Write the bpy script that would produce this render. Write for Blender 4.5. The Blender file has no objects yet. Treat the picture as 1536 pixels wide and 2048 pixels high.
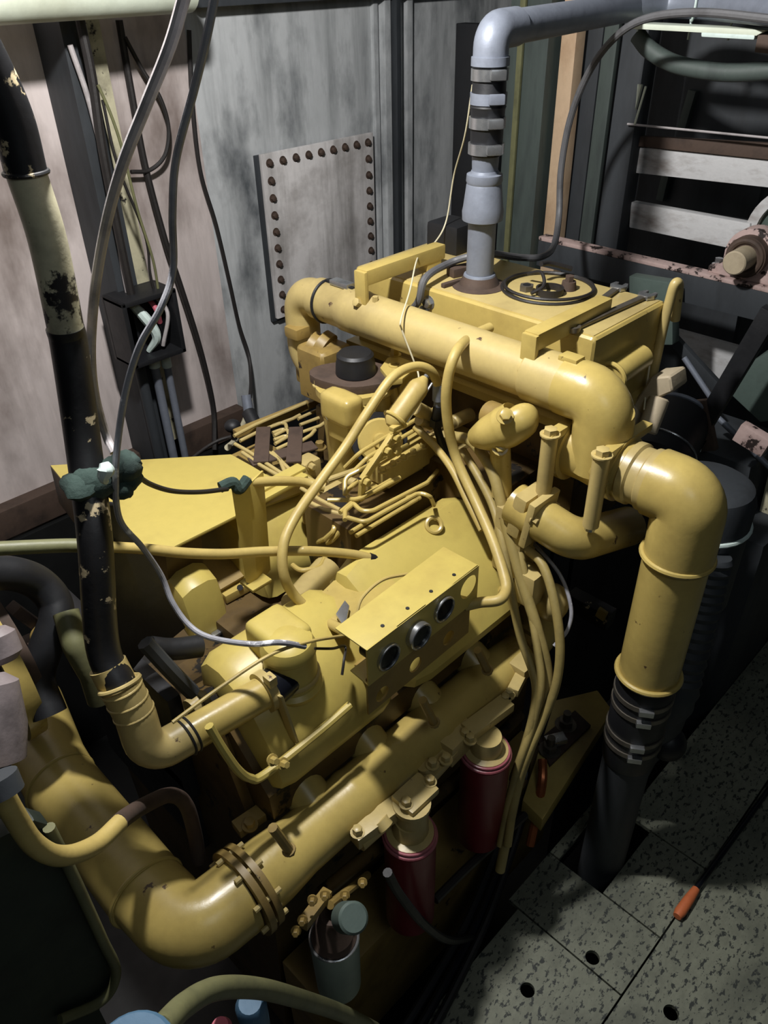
import bpy, bmesh, math, random
from mathutils import Vector, Matrix
random.seed(7)
PI = math.pi
SC = bpy.context.scene
COL = SC.collection
# ------------------------------------------------------------------ camera
F = 1570.0
pitch, roll, yaw = math.radians(35.08), math.radians(-1.38), math.radians(45.35)
H = 1.9
CF = Vector((math.cos(yaw)*math.cos(pitch), math.sin(yaw)*math.cos(pitch), -math.sin(pitch)))
_r = Vector((math.sin(yaw), -math.cos(yaw), 0)); _u = _r.cross(CF)
CR = math.cos(roll)*_r + math.sin(roll)*_u
CU = -math.sin(roll)*_r + math.cos(roll)*_u
CC = Vector((0, 0, H))
cd = bpy.data.cameras.new('camera'); cam = bpy.data.objects.new('camera', cd); COL.objects.link(cam)
cd.sensor_fit = 'VERTICAL'; cd.sensor_height = 36; cd.lens = F/2048*36; cd.clip_start = .02
M = Matrix((CR, CU, -CF)).transposed().to_4x4(); M.translation = CC
cam.matrix_world = M
SC.camera = cam
X, Y, Z = Vector((1, 0, 0)), Vector((0, 1, 0)), Vector((0, 0, 1))

def P(px, py, x=None, y=None, z=None, d=None):
    """point of the place seen at a pixel, on the given plane of the place"""
    v = CF + CR*((px-768)/F) - CU*((py-1024)/F)
    if x is not None: t = x/v.x
    elif y is not None: t = y/v.y
    elif z is not None: t = (z-H)/v.z
    else: t = d
    return CC + v*t

# ------------------------------------------------------------------ materials
MATS = {}
def srgb(r, g, b):
    f = lambda c: (c/255/12.92) if c/255 <= .04045 else ((c/255+.055)/1.055)**2.4
    return (f(r), f(g), f(b), 1)
def mat(name, base, dirt=None, amt=.5, scale=7, rough=.45, metal=0, chip=None, chip_at=.66, chip_scale=14,
        bump=.15, stretch=(1, 1, 1), spec=.5, detail=.18, streak=None, rampw=.25):
    m = bpy.data.materials.new(name); m.use_nodes = True
    N, L = m.node_tree.nodes, m.node_tree.links
    b = N['Principled BSDF']
    b.inputs['Metallic'].default_value = metal
    b.inputs['Specular IOR Level'].default_value = spec
    tc = N.new('ShaderNodeTexCoord'); mp = N.new('ShaderNodeMapping'); mp.inputs['Scale'].default_value = stretch
    L.new(tc.outputs['Object'], mp.inputs['Vector'])
    def noise(s, d=6, r=.6):
        n = N.new('ShaderNodeTexNoise'); n.inputs['Scale'].default_value = s; n.inputs['Detail'].default_value = d
        n.inputs['Roughness'].default_value = r; L.new(mp.outputs[0], n.inputs['Vector']); return n.outputs['Fac']
    def ramp(src, a, c):
        r = N.new('ShaderNodeValToRGB'); r.color_ramp.elements[0].position = a; r.color_ramp.elements[1].position = c
        L.new(src, r.inputs['Fac']); return r.outputs['Color']
    def mix(fac, c1, c2, typ='MIX'):
        x = N.new('ShaderNodeMix'); x.data_type = 'RGBA'; x.blend_type = typ
        for s, v in ((x.inputs[0], fac), (x.inputs[6], c1), (x.inputs[7], c2)):
            if hasattr(v, 'is_linked') or isinstance(v, bpy.types.NodeSocket): L.new(v, s)
            else: s.default_value = v
        return x.outputs[2]
    col = base
    if dirt:
        n1 = ramp(noise(scale), .5-.02, .5-.02+rampw)
        sc_ = N.new('ShaderNodeMath'); sc_.operation = 'MULTIPLY'; sc_.inputs[1].default_value = amt
        L.new(n1, sc_.inputs[0]); col = mix(sc_.outputs[0], col, dirt)
    fine = ramp(noise(scale*9, 4, .7), .3, .7)
    v = N.new('ShaderNodeMath'); v.operation = 'MULTIPLY'; v.inputs[1].default_value = detail
    L.new(fine, v.inputs[0])
    col = mix(v.outputs[0], col, (base[0]*.45, base[1]*.45, base[2]*.45, 1))
    if streak:
        mp2 = N.new('ShaderNodeMapping'); mp2.inputs['Scale'].default_value = (7, 7, .7)
        L.new(tc.outputs['Object'], mp2.inputs['Vector'])
        ns = N.new('ShaderNodeTexNoise'); ns.inputs['Scale'].default_value = 1.6; ns.inputs['Detail'].default_value = 7
        ns.inputs['Roughness'].default_value = .65; L.new(mp2.outputs[0], ns.inputs['Vector'])
        ms = N.new('ShaderNodeMath'); ms.operation = 'MULTIPLY'; ms.inputs[1].default_value = streak[1]
        L.new(ramp(ns.outputs['Fac'], .46, .68), ms.inputs[0]); col = mix(ms.outputs[0], col, streak[0])
    if chip:
        n3 = ramp(noise(chip_scale, 8, .65), chip_at-.015, chip_at+.015)
        col = mix(n3, col, chip)
    L.new(col, b.inputs['Base Color']) if isinstance(col, bpy.types.NodeSocket) else None
    rr = N.new('ShaderNodeMapRange'); rr.inputs['To Min'].default_value = max(.05, rough-.12); rr.inputs['To Max'].default_value = min(1, rough+.15)
    L.new(noise(scale*2.3), rr.inputs['Value']); L.new(rr.outputs[0], b.inputs['Roughness'])
    if bump:
        bp = N.new('ShaderNodeBump'); bp.inputs['Strength'].default_value = bump; bp.inputs['Distance'].default_value = .004
        L.new(noise(scale*5), bp.inputs['Height']); L.new(bp.outputs[0], b.inputs['Normal'])
    MATS[name] = m
    return m
def c(r, g, b): return srgb(r, g, b)
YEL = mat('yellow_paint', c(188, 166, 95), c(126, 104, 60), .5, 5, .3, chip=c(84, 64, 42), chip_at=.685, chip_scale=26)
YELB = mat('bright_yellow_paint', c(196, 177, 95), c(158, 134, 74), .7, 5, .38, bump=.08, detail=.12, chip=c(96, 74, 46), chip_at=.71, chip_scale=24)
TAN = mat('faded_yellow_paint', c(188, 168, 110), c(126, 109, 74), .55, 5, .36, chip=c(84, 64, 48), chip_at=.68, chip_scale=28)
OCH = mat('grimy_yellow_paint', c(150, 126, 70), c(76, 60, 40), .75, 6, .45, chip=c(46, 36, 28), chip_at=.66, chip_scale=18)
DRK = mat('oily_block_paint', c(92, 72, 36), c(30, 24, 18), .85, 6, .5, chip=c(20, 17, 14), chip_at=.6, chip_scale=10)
RUST = mat('rusted_steel', c(78, 62, 52), c(36, 28, 24), .8, 12, .75)
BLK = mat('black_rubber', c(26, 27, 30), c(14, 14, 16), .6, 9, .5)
BLKG = mat('glossy_black_rubber', c(22, 24, 30), None, 0, 9, .2, bump=.02)
BPNT = mat('chipped_black_paint', c(24, 24, 26), c(12, 12, 13), .6, 8, .45, chip=c(186, 170, 136), chip_at=.61, chip_scale=26)
CREAM = mat('stained_cream_paint', c(196, 190, 160), c(70, 66, 60), .85, 9, .5, chip=c(30, 28, 28), chip_at=.62, chip_scale=13)
PALE = mat('pale_green_white_paint', c(214, 222, 204), c(170, 172, 150), .6, 4, .45)
GREY = mat('galvanised_grey', c(128, 134, 146), c(84, 88, 98), .6, 9, .5, metal=.25)
STEEL = mat('bright_steel', c(186, 188, 190), c(120, 120, 120), .5, 12, .25, metal=.85, bump=.03)
DSTEEL = mat('dull_tool_steel', c(112, 106, 96), c(66, 60, 54), .6, 14, .38, metal=.6)
GLASS = mat('dark_gauge_glass', c(40, 42, 42), c(60, 60, 58), .4, 30, .12, bump=0)
RED = mat('dark_red_filter_paint', c(124, 30, 42), c(84, 22, 30), .6, 6, .35, bump=.03, detail=.08)
REDL = mat('scuffed_red_rim', c(160, 92, 100), c(120, 50, 60), .5, 10, .3)
GRNW = mat('grey_green_filter_paint', c(150, 166, 158), c(116, 130, 122), .5, 7, .5, bump=.04)
HOSE = mat('yellow_painted_hose', c(188, 166, 98), c(150, 128, 74), .6, 10, .45, chip=c(232, 226, 196), chip_at=.66, chip_scale=9)
HOSEO = mat('olive_painted_hose', c(160, 142, 86), c(98, 88, 58), .7, 10, .5)
HOSEG = mat('dirty_green_hose', c(112, 112, 78), c(60, 62, 50), .7, 9, .5)
CABG = mat('grey_cable_sheath', c(176, 170, 170), c(74, 70, 70), .7, 16, .55)
CABP = mat('paint_spattered_cable', c(150, 150, 156), c(70, 70, 74), .6, 16, .5, chip=c(226, 226, 228), chip_at=.6, chip_scale=9)
CABM = mat('mid_grey_cable_sheath', c(92, 92, 94), c(48, 46, 46), .7, 14, .5)
DGRN = mat('dark_green_paint', c(34, 44, 36), c(18, 22, 20), .8, 9, .6)
CABK = mat('black_cable_sheath', c(38, 35, 34), c(22, 20, 20), .6, 16, .5)
WIRE = mat('thin_pale_wire', c(206, 198, 168), None, 0, 10, .5)
WALLL = mat('stained_beige_wall_paint', c(214, 202, 198), c(88, 70, 60), .95, 2.2, .6, streak=(c(96, 84, 76), .35), rampw=.22, chip=c(62, 50, 44), chip_at=.70, chip_scale=4.5, stretch=(1.3, 1, .6), bump=.1)
WALLB = mat('streaked_grey_wall_paint', c(198, 201, 202), c(66, 72, 77), .95, 3.2, streak=(c(66, 72, 74), .45), rampw=.22, rough=.6, stretch=(1.5, 1, .75), bump=.1)
HATCH = mat('stained_hatch_paint', c(232, 228, 226), c(130, 122, 116), .8, 5, .55, streak=(c(92, 88, 82), .6), chip=c(52, 46, 42), chip_at=.73, chip_scale=8)
DARKW = mat('sooty_dark_paint', c(52, 56, 60), c(24, 26, 28), .8, 4, .65, stretch=(2, 2, .6))
GREENK = mat('sooty_green_paint', c(72, 82, 78), c(34, 38, 40), .8, 5, .6, stretch=(2, 2, .4))
BEIGE = mat('stained_beige_timber', c(206, 178, 146), c(150, 112, 78), .75, 6, .6, stretch=(1, 1, .8))
PLANK = mat('whitewashed_plank', c(200, 200, 200), c(96, 76, 60), .8, 7, .6, stretch=(1, 1, 2.5))
PINK = mat('flaking_pink_primer', c(186, 162, 156), c(96, 70, 62), .8, 12, .6, chip=c(40, 30, 28), chip_at=.56, chip_scale=24)
GRNB = mat('dull_green_paint', c(82, 96, 90), c(44, 52, 50), .6, 8, .5)
RAG = mat('dark_green_rag', c(48, 66, 60), c(22, 30, 30), .8, 22, .9, bump=.5)
PALER = mat('pale_torn_tape', c(206, 222, 216), c(150, 160, 156), .5, 20, .6)
ORANGE = mat('orange_grip_plastic', c(206, 112, 66), c(150, 74, 44), .5, 14, .55)
COPPER = mat('worn_copper', c(186, 108, 66), c(96, 56, 38), .6, 14, .35, metal=.6)
BLUE = mat('blue_plastic', c(70, 104, 130), None, 0, 8, .6)
ROSE = mat('pink_plastic', c(196, 96, 112), None, 0, 8, .6)
CASE = mat('grimy_pump_casing', c(122, 112, 112), c(60, 54, 54), .8, 14, .6)
CARD = mat('dusty_beige_cast', c(176, 162, 136), c(120, 106, 84), .6, 12, .65)
BILGE = mat('oily_bilge_plate', c(26, 27, 27), c(12, 12, 13), .7, 5, .45)
def floor_mat():
    m = mat('mottled_floor_plate_paint', c(126, 129, 112), c(48, 53, 47), .95, 5, .6, chip=c(46, 50, 46), chip_at=.56, chip_scale=85, stretch=(.6, 1, 1), detail=.5)
    return m
FLOOR = floor_mat()

# ------------------------------------------------------------------ mesh builder
def frame(d):
    d = d.normalized()
    a = Z if abs(d.z) < .9 else X
    u = d.cross(a).normalized(); return u, d.cross(u).normalized()
def cat(pts, k=8):
    if len(pts) < 3: return list(pts)
    out = []
    q = [pts[0]*2-pts[1]] + list(pts) + [pts[-1]*2-pts[-2]]
    for i in range(1, len(q)-2):
        p0, p1, p2, p3 = q[i-1:i+3]
        for j in range(k):
            t = j/k
            out.append(.5*((2*p1)+(p2-p0)*t+(2*p0-5*p1+4*p2-p3)*t*t+(3*p1-p0-3*p2+p3)*t**3))
    out.append(pts[-1]); return out
def fillet(pts, r, n=8):
    out = [pts[0]]
    for i in range(1, len(pts)-1):
        a, b, e = pts[i-1], pts[i], pts[i+1]
        d1, d2 = (a-b), (e-b); l = min(d1.length, d2.length)*.499
        d1.normalize(); d2.normalize()
        ang = d1.angle(d2)
        t = min(r/max(math.tan(ang/2), .05), l)
        s, q = b+d1*t, b+d2*t
        for j in range(n+1):
            k = j/n; out.append(((1-k)**2)*s + 2*k*(1-k)*b + k*k*q if ang > 2.6 else _arc(s, q, b, k))
    out.append(pts[-1]); return out
def _arc(s, q, b, k):
    m = (s+q)/2; ax = (b-m); 
    if ax.length < 1e-6: return s.lerp(q, k)
    half = (q-s).length/2; h = ax.length
    cen = b - ax.normalized()*(h+half*half/h)
    v1, v2 = s-cen, q-cen
    u1 = v1.normalized(); w = v1.angle(v2, 0)
    u2 = (v2-u1*v2.dot(u1))
    if u2.length < 1e-7: return s.lerp(q, k)
    u2.normalize(); return cen + (u1*math.cos(w*k)+u2*math.sin(w*k))*v1.length

class MB:
    def __init__(s, *mats): s.bm = bmesh.new(); s.mats = list(mats); s.i = 0
    def use(s, m):
        if m not in s.mats: s.mats.append(m)
        s.i = s.mats.index(m); return s
    def _face(s, vs):
        try:
            f = s.bm.faces.new(vs); f.material_index = s.i; return f
        except ValueError: return None
    def loft(s, secs, caps=True, closed=True):
        R = [[s.bm.verts.new(p) for p in q] for q in secs]
        n = len(R[0])
        for a, b in zip(R[:-1], R[1:]):
            for j in range(n if closed else n-1):
                s._face((a[j], a[(j+1) % n], b[(j+1) % n], b[j]))
        if caps: s._face(R[0][::-1]); s._face(R[-1])
        return s
    def tube(s, pts, r, n=10, smooth=True, k=8, caps=True, sq=1.0):
        pts = [Vector(p) for p in pts]
        m = len(pts)
        path = cat(pts, k) if smooth else pts
        rs = r if isinstance(r, (list, tuple)) else [r]*m
        secs = []; d0 = (path[1]-path[0]).normalized(); u, v = frame(d0)
        for i, p in enumerate(path):
            d = (path[min(i+1, len(path)-1)]-path[max(i-1, 0)]).normalized()
            ax = d0.cross(d)
            if ax.length > 1e-7:
                R = Matrix.Rotation(d0.angle(d), 3, ax.normalized()); u = R@u; v = R@v
            d0 = d
            f = i/(len(path)-1)*(m-1); a = int(f); b = min(a+1, m-1)
            rr = rs[a]*(1-(f-a))+rs[b]*(f-a)
            secs.append([p+u*math.cos(2*PI*j/n)*rr+v*math.sin(2*PI*j/n)*rr*sq for j in range(n)])
        return s.loft(secs, caps)
    def pipe(s, pts, r, bend=.05, n=24, caps=True):
        return s.tube(fillet([Vector(p) for p in pts], bend), r, n, smooth=False, caps=caps)
    def lathe(s, a, b, prof, n=28, caps=True):
        d = (b-a).normalized(); u, v = frame(d)
        return s.loft([[a+d*t+u*math.cos(2*PI*j/n)*r+v*math.sin(2*PI*j/n)*r for j in range(n)] for t, r in prof], caps)
    def cyl(s, a, b, r, r2=None, n=24, bev=0):
        L = (b-a).length; r2 = r if r2 is None else r2
        pr = [(0, r), (L, r2)] if not bev else [(0, r-bev), (bev, r), (L-bev, r2), (L, r2-bev)]
        return s.lathe(a, b, pr, n)
    def ring(s, cen, ax, R, r, n=32, m=8):
        u, v = frame(ax); w = ax.normalized(); V = []
        for i in range(n):
            a = 2*PI*i/n; d = u*math.cos(a)+v*math.sin(a)
            V.append([s.bm.verts.new(cen+d*(R+r*math.cos(2*PI*j/m))+w*r*math.sin(2*PI*j/m)) for j in range(m)])
        for i in range(n):
            for j in range(m):
                s._face((V[i][j], V[(i+1) % n][j], V[(i+1) % n][(j+1) % m], V[i][(j+1) % m]))
        return s
    def annulus(s, a, b, R, r, n=32):     # thick washer
        d = b-a; u, v = frame(d)
        q = [(a, r), (a, R), (b, R), (b, r)]
        V = [[s.bm.verts.new(p+(u*math.cos(2*PI*i/n)+v*math.sin(2*PI*i/n))*rr) for p, rr in q] for i in range(n)]
        for i in range(n):
            for j in range(4): s._face((V[i][j], V[i][(j+1) % 4], V[(i+1) % n][(j+1) % 4], V[(i+1) % n][j]))
        return s
    def _merge(s, t):
        me = bpy.data.meshes.new('t')
        for f in t.faces: f.material_index = s.i
        t.to_mesh(me); s.bm.from_mesh(me); bpy.data.meshes.remove(me); t.free(); return s
    def box(s, cen, size, R=None, bev=.004, seg=2):
        t = bmesh.new(); bmesh.ops.create_cube(t, size=1)
        for v in t.verts: v.co = Vector((v.co.x*size[0], v.co.y*size[1], v.co.z*size[2]))
        if bev: bmesh.ops.bevel(t, geom=t.edges[:], offset=bev, segments=seg, profile=.7, affect='EDGES')
        for v in t.verts: v.co = (R@v.co if R else v.co)+Vector(cen)
        return s._merge(t)
    def span(s, lo, hi, bev=.004, seg=2):
        lo, hi = Vector(lo), Vector(hi); return s.box((lo+hi)/2, [abs(q) for q in (hi-lo)], None, bev, seg)
    def prism(s, pts, vec, bev=.003, seg=2):
        t = bmesh.new(); vs = [t.verts.new(p) for p in pts]; f = t.faces.new(vs)
        g = bmesh.ops.extrude_face_region(t, geom=[f])
        for v in g['geom']:
            if isinstance(v, bmesh.types.BMVert): v.co += Vector(vec)
        bmesh.ops.recalc_face_normals(t, faces=t.faces[:])
        if bev: bmesh.ops.bevel(t, geom=t.edges[:], offset=bev, segments=seg, profile=.7, affect='EDGES')
        return s._merge(t)
    def bar(s, a, b, w, h, up=Z, bev=.003):
        a, b = Vector(a), Vector(b); d = (b-a); L = d.length; d.normalize()
        sd = d.cross(up).normalized(); u2 = sd.cross(d).normalized()
        return s.box((a+b)/2, (L, w, h), Matrix((d, sd, u2)).transposed(), bev)
    def ball(s, cen, r, sc=(1, 1, 1), R=None, n=20):
        t = bmesh.new(); bmesh.ops.create_uvsphere(t, u_segments=n, v_segments=n//2, radius=r)
        for v in t.verts:
            q = Vector((v.co.x*sc[0], v.co.y*sc[1], v.co.z*sc[2])); v.co = (R@q if R else q)+Vector(cen)
        return s._merge(t)
    def bolt(s, cen, nrm, r=.008, h=.008):
        nrm = nrm.normalized(); cen = Vector(cen)
        s.lathe(cen-nrm*.002, cen+nrm*h, [(0, r*1.5), (.003, r*1.5)], 14)
        return s.lathe(cen, cen+nrm*h, [(0, r), (h, r), (h+.001, r*.8)], 6)
    def build(s, name, parent=None, ang=35):
        me = bpy.data.meshes.new(name)
        bmesh.ops.recalc_face_normals(s.bm, faces=s.bm.faces[:])
        s.bm.to_mesh(me); s.bm.free()
        for m in s.mats: me.materials.append(m)
        for p in me.polygons: p.use_smooth = True
        me.set_sharp_from_angle(angle=math.radians(ang))
        o = bpy.data.objects.new(name, me); COL.objects.link(o)
        if parent:
            o.parent = parent
            off = parent.get('_w'); off = Vector(off) if off else Vector((0, 0, 0))
            me.transform(Matrix.Translation(-off)); o['_w'] = tuple(off)
        else:
            bb = [Vector(v.co) for v in me.vertices]
            cen = Vector(((min(v.x for v in bb)+max(v.x for v in bb))/2, (min(v.y for v in bb)+max(v.y for v in bb))/2, min(v.z for v in bb)))
            me.transform(Matrix.Translation(-cen)); o.location = cen; o['_w'] = tuple(cen)
        return o
def tag(o, label, catg, group=None):
    o['label'] = label; o['category'] = catg
    if group: o['group'] = group
    return o
def thing(name, loc, label, catg, group=None):
    o = bpy.data.objects.new(name, None); COL.objects.link(o); o.location = loc; o['_w'] = tuple(loc)
    o.empty_display_size = .05
    return tag(o, label, catg, group)
def struct(o): o['kind'] = 'structure'; return o
def flex(name, m, pts, r, label, catg='cable', group=None, n=10, k=8):
    o = MB(m).tube(pts, r, n, True, k).build(name); return tag(o, label, catg, group)
# ================================================================== SETTING
YW = 2.3
# floor plates: three steel plates with open joints and lifting holes
def plate(mb, lo, hi, holes=(), t=.012):
    b = bmesh.new(); g = .0022
    q = [(lo[0]+g, lo[1]+g), (hi[0]-g, lo[1]+g), (hi[0]-g, hi[1]-g), (lo[0]+g, hi[1]-g)]
    loops = [q]+[[(h[0]+.0165*math.cos(2*PI*i/20), h[1]+.0165*math.sin(2*PI*i/20)) for i in range(20)] for h in holes]
    es = []
    for lp in loops:
        vs = [b.verts.new((x, y, 0)) for x, y in lp]
        es += [b.edges.new((vs[i], vs[(i+1) % len(vs)])) for i in range(len(vs))]
    bmesh.ops.triangle_fill(b, edges=es, use_beauty=True, use_dissolve=False)
    g2 = bmesh.ops.extrude_face_region(b, geom=b.faces[:])
    for v in g2['geom']:
        if isinstance(v, bmesh.types.BMVert): v.co.z -= t
    bmesh.ops.recalc_face_normals(b, faces=b.faces[:])
    mb._merge(b)
h1 = P(1185, 1915, z=0); h2 = P(1055, 1980, z=0); h3 = P(1342, 2025, z=0)
mb = MB(FLOOR)
YE = .535
plate(mb, (.925, .219), (1.10, YE), [h1]); plate(mb, (1.10+.0, .219), (1.335, .378)); plate(mb, (1.10, .503), (1.335, YE)); plate(mb, (1.335, .219), (3.4, .45))
plate(mb, (-.4, .219), (.925, YE-.03), [h2])
plate(mb, (-.4, -.8), (3.4, .219), [h3])
struct(mb.build('floor'))
mb = MB(BILGE); mb.span((-.8, -.9, -.62), (3.6, 2.6, -.58), 0); struct(mb.build('floor_bilge'))
# hull-side wall in two plates and ribs
xs = P(380, 130, y=YW).x
mb = MB(WALLL); mb.span((-.6, YW, -.6), (xs, YW+.03, 2.9), 0); struct(mb.build('wall_left'))
mb = MB(WALLB); mb.span((xs, YW+.004, -.6), (3.6, YW+.03, 2.9), 0); struct(mb.build('wall_back'))
mb = MB(DARKW); mb.span((3.4, -.9, -.6), (3.43, YW, 2.9), 0); struct(mb.build('wall_right'))
mb = MB(DARKW); mb.span((-.6, -.9, 2.9), (3.6, 2.4, 2.93), 0); struct(mb.build('ceiling'))
# lower dark ledge of the wall at the left
# vertical rib on the back wall
for k, (px, w, dpt) in enumerate(((752, .022, .012), (773, .03, .03), (795, .022, .05), (815, .03, .02))):
    x0 = P(px, 240, y=YW-dpt).x
    mb = MB(WALLB if k != 2 else DARKW); mb.span((x0, YW-dpt, -.2), (x0+w, YW+.006, 2.9), .003); struct(mb.build('trim_%d' % (k+1)))
mb = MB(DARKW); mb.span((xs+.02, YW-.06, 1.80), (3.2, YW+.006, 2.1), .004); struct(mb.build('trim_5'))
a = P(60, 1030, y=YW-.05)
mb = MB(RUST, DARKW); mb.span((-.4, YW-.05, a.z-.05), (1.5, YW+.006, a.z+.05), .006); struct(mb.build('trim_6'))

mb = MB(BILGE); mb.span((-.55, YW-.06, -.58), (3.3, YW-.04, a.z-.06), .004); struct(mb.build('trim_7'))
# bolted hatch cover
tl = P(517, 310, y=YW-.03); tr = P(747, 266, y=YW-.03); bl = P(562, 637, y=YW-.03)
x0, x1, z0, z1 = (tl.x+bl.x)/2, tr.x, bl.z, (tl.z+tr.z)/2
T = thing('hatch_cover', ((x0+x1)/2, YW, z0), 'square bolted steel hatch cover on the grey wall, edged with bolts', 'hatch cover')
mb = MB(HATCH, DARKW); mb.span((x0, YW-.028, z0), (x1, YW-.012, z1), .004); mb.use(DARKW).span((x0-.012, YW-.013, z0-.012), (x1-.004, YW+.003, z1-.004), .003); mb.build('cover_plate', T)  # dark gasket plate, offset left and down to draw the hatch's edge shadow
n = 9
def hb(x, z):
    b = MB(RUST); b.bolt((x, YW-.028, z), -Y, .0095, .012); b.build('bolt', T)
for i in range(n):
    f = i/(n-1); hb(x0+.03+(x1-x0-.06)*f, z1-.03); hb(x0+.03+(x1-x0-.06)*f, z0+.03)
for i in range(1, n):
    f = i/n; hb(x0+.03, z0+.03+(z1-z0-.06)*f); hb(x1-.03, z0+.03+(z1-z0-.06)*f)

# pale overhead beam at upper left
a = P(20, 52, y=2.05)
mb = MB(PALE); mb.tube([Vector((-.2, 2.05, a.z+.062)), Vector((1.36, 2.05, a.z+.062))], .06, 24, False)
tag(mb.build('overhead_pipe'), 'thick pale painted pipe running overhead across the upper left corner', 'pipe')

# steel frame post with conduits and junction box
xa, xb = P(110, 60, y=YW-.12).x, P(222, 60, y=YW-.12).x
T = thing('steel_post', ((xa+xb)/2, YW-.06, -.58), 'dark sooty steel channel post standing against the stained left wall', 'post')
mb = MB(DARKW); mb.span((xa, YW-.15, -.58), (xa+.035, YW-.001, 2.6), .003); mb.build('flange', T)
mb = MB(CREAM); mb.span((xa+.035, YW-.05, -.58), (xb+.01, YW-.001, 2.6), .003); mb.build('web', T)
mb = MB(DARKW); mb.span((xa+.035+(xb-xa)*.05, YW-.11, -.5), (xa+.045+(xb-xa)*.28, YW-.05, 2.6), .003); mb.build('stiffener', T)
def wl(pts, y): return [P(*p, y=y) for p in pts]
flex('conduit', CABK, wl([(160, 40), (185, 160), (205, 300), (240, 480), (265, 600)], YW-.19), .012, 'black conduit running down the front of the dark steel post', 'conduit')
flex('conduit', CABG, wl([(140, 90), (180, 210), (220, 380), (250, 560), (262, 610)], YW-.17), .007, 'slim grey conduit on the left side of the dark steel post', 'conduit')
flex('post_cable', CABK, wl([(205, 200), (235, 330), (290, 470), (300, 545), (310, 590)], YW-.20), .004, 'thin black cable fanning out of the post above the junction box', 'cable')
flex('post_cable', HOSEG, wl([(196, 170), (222, 230), (245, 300), (275, 420), (306, 520), (318, 590)], YW-.21), .004, 'thin greenish cable running down the post into the junction box', 'cable')
jc = P(293, 650, y=YW-.2)
T = thing('junction_box', (jc.x, jc.y, jc.z-.09), 'open black junction box on the steel post with taped wires inside', 'junction box')
mb = MB(BLK)
mb.span(jc+Vector((-.09, .05, -.10)), jc+Vector((.09, .07, .10)), .004); mb.span(jc+Vector((-.09, -.05, -.10)), jc+Vector((-.075, .06, .10)), .004)
mb.span(jc+Vector((.075, -.05, -.10)), jc+Vector((.09, .06, .10)), .004); mb.span(jc+Vector((-.09, -.05, -.10)), jc+Vector((.09, .06, -.085)), .004)
mb.span(jc+Vector((-.09, -.05, .085)), jc+Vector((.09, .06, .10)), .004); mb.build('box_body', T)
mb = MB(PALER); mb.tube([jc+Vector((-.03, .03, .08)), jc+Vector((-.01, -.02, .03)), jc+Vector((.01, -.03, -.03)), jc+Vector((-.01, .0, -.08))], [.012, .016, .014, .008], 8); mb.build('tape_wrap', T)
mb = MB(ROSE); mb.tube([jc+Vector((.03, .03, .08)), jc+Vector((.025, -.03, .05)), jc+Vector((.04, -.01, .0))], .008, 8); mb.build('wire', T)
mb = MB(CABG); mb.tube([jc+Vector((.05, .03, .08)), jc+Vector((.06, -.03, .03)), jc+Vector((.03, -.02, -.07))], .006, 8); mb.build('wire', T)
for k, (p, q, r, lb) in enumerate((((275, 715), (318, 900), .017, 'left'), ((307, 722), (340, 905), .014, 'middle'), ((332, 722), (362, 905), .012, 'right'))):
    T = thing('cable_conduit', P(*q, y=YW-.17), '%s vertical conduit of the three below the junction box' % {'left': 'thick dark', 'middle': 'mid grey', 'right': 'slim grey'}[lb], 'conduit', 'conduits below the junction box')
    mb = MB(DARKW if k == 0 else GREY); A, B = P(*p, y=YW-.17), P(*q, y=YW-.17); B = Vector((A.x+.01, B.y, -.58)); mb.cyl(A, B, r, n=14); mb.build('tube', T)
    if k: mb = MB(PALER); mb.cyl(A+Vector((0, 0, -.02)), A+Vector((0, 0, .015)), r*1.3, n=12); mb.build('end_cap', T)

# ================================================================== ENGINE
ENG = thing('diesel_engine', (.8, 1.08, -.3), 'large yellow-painted diesel engine filling the middle of the engine room', 'engine')
def part(mb, name, parent=None, label=None):
    o = mb.build(name, parent or ENG)
    if label: o['label'] = label
    return o
# block: V profile extruded along x
def vprof(x, pr): return [Vector((x, y, z)) for y, z in pr]
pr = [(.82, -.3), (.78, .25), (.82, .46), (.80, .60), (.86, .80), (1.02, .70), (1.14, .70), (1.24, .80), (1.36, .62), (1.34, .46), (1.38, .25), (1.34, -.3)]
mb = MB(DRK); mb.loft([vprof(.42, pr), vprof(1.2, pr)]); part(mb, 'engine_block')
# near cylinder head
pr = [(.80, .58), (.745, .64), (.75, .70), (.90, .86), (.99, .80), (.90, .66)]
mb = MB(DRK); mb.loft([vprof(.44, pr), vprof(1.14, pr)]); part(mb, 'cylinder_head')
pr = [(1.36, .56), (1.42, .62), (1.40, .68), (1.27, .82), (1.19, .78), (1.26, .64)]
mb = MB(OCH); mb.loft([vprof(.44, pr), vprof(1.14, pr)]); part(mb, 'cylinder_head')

# near bank valve covers
def cover(name, x0, x1, prof, m, rnd=.03, flangew=.012):
    mb = MB(m)
    cy = sum(p[0] for p in prof)/len(prof); cz = min(p[1] for p in prof)
    secs = []
    for f, s_ in ((0, .80), (.25, .93), (1, 1)):
        secs.append([Vector((x0+rnd*f, cy+(y-cy)*s_, cz+(z-cz)*s_)) for y, z in prof])
    for f, s_ in ((1, 1), (.25, .93), (0, .80)):
        secs.append([Vector((x1-rnd*f, cy+(y-cy)*s_, cz+(z-cz)*s_)) for y, z in prof])
    mb.loft(secs); return mb
def bez(prof, k=5):
    pts = [Vector((0, y, z)) for y, z in prof]; q = cat(pts, k); return [(p.y, p.z) for p in q]
pA = [(.965, .80), (.955, .88), (.93, .905), (.89, .91), (.84, .895), (.79, .86), (.75, .80), (.728, .735), (.735, .71)]
mb = cover('a', .455, .745, pA, YELB, .035)
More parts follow.
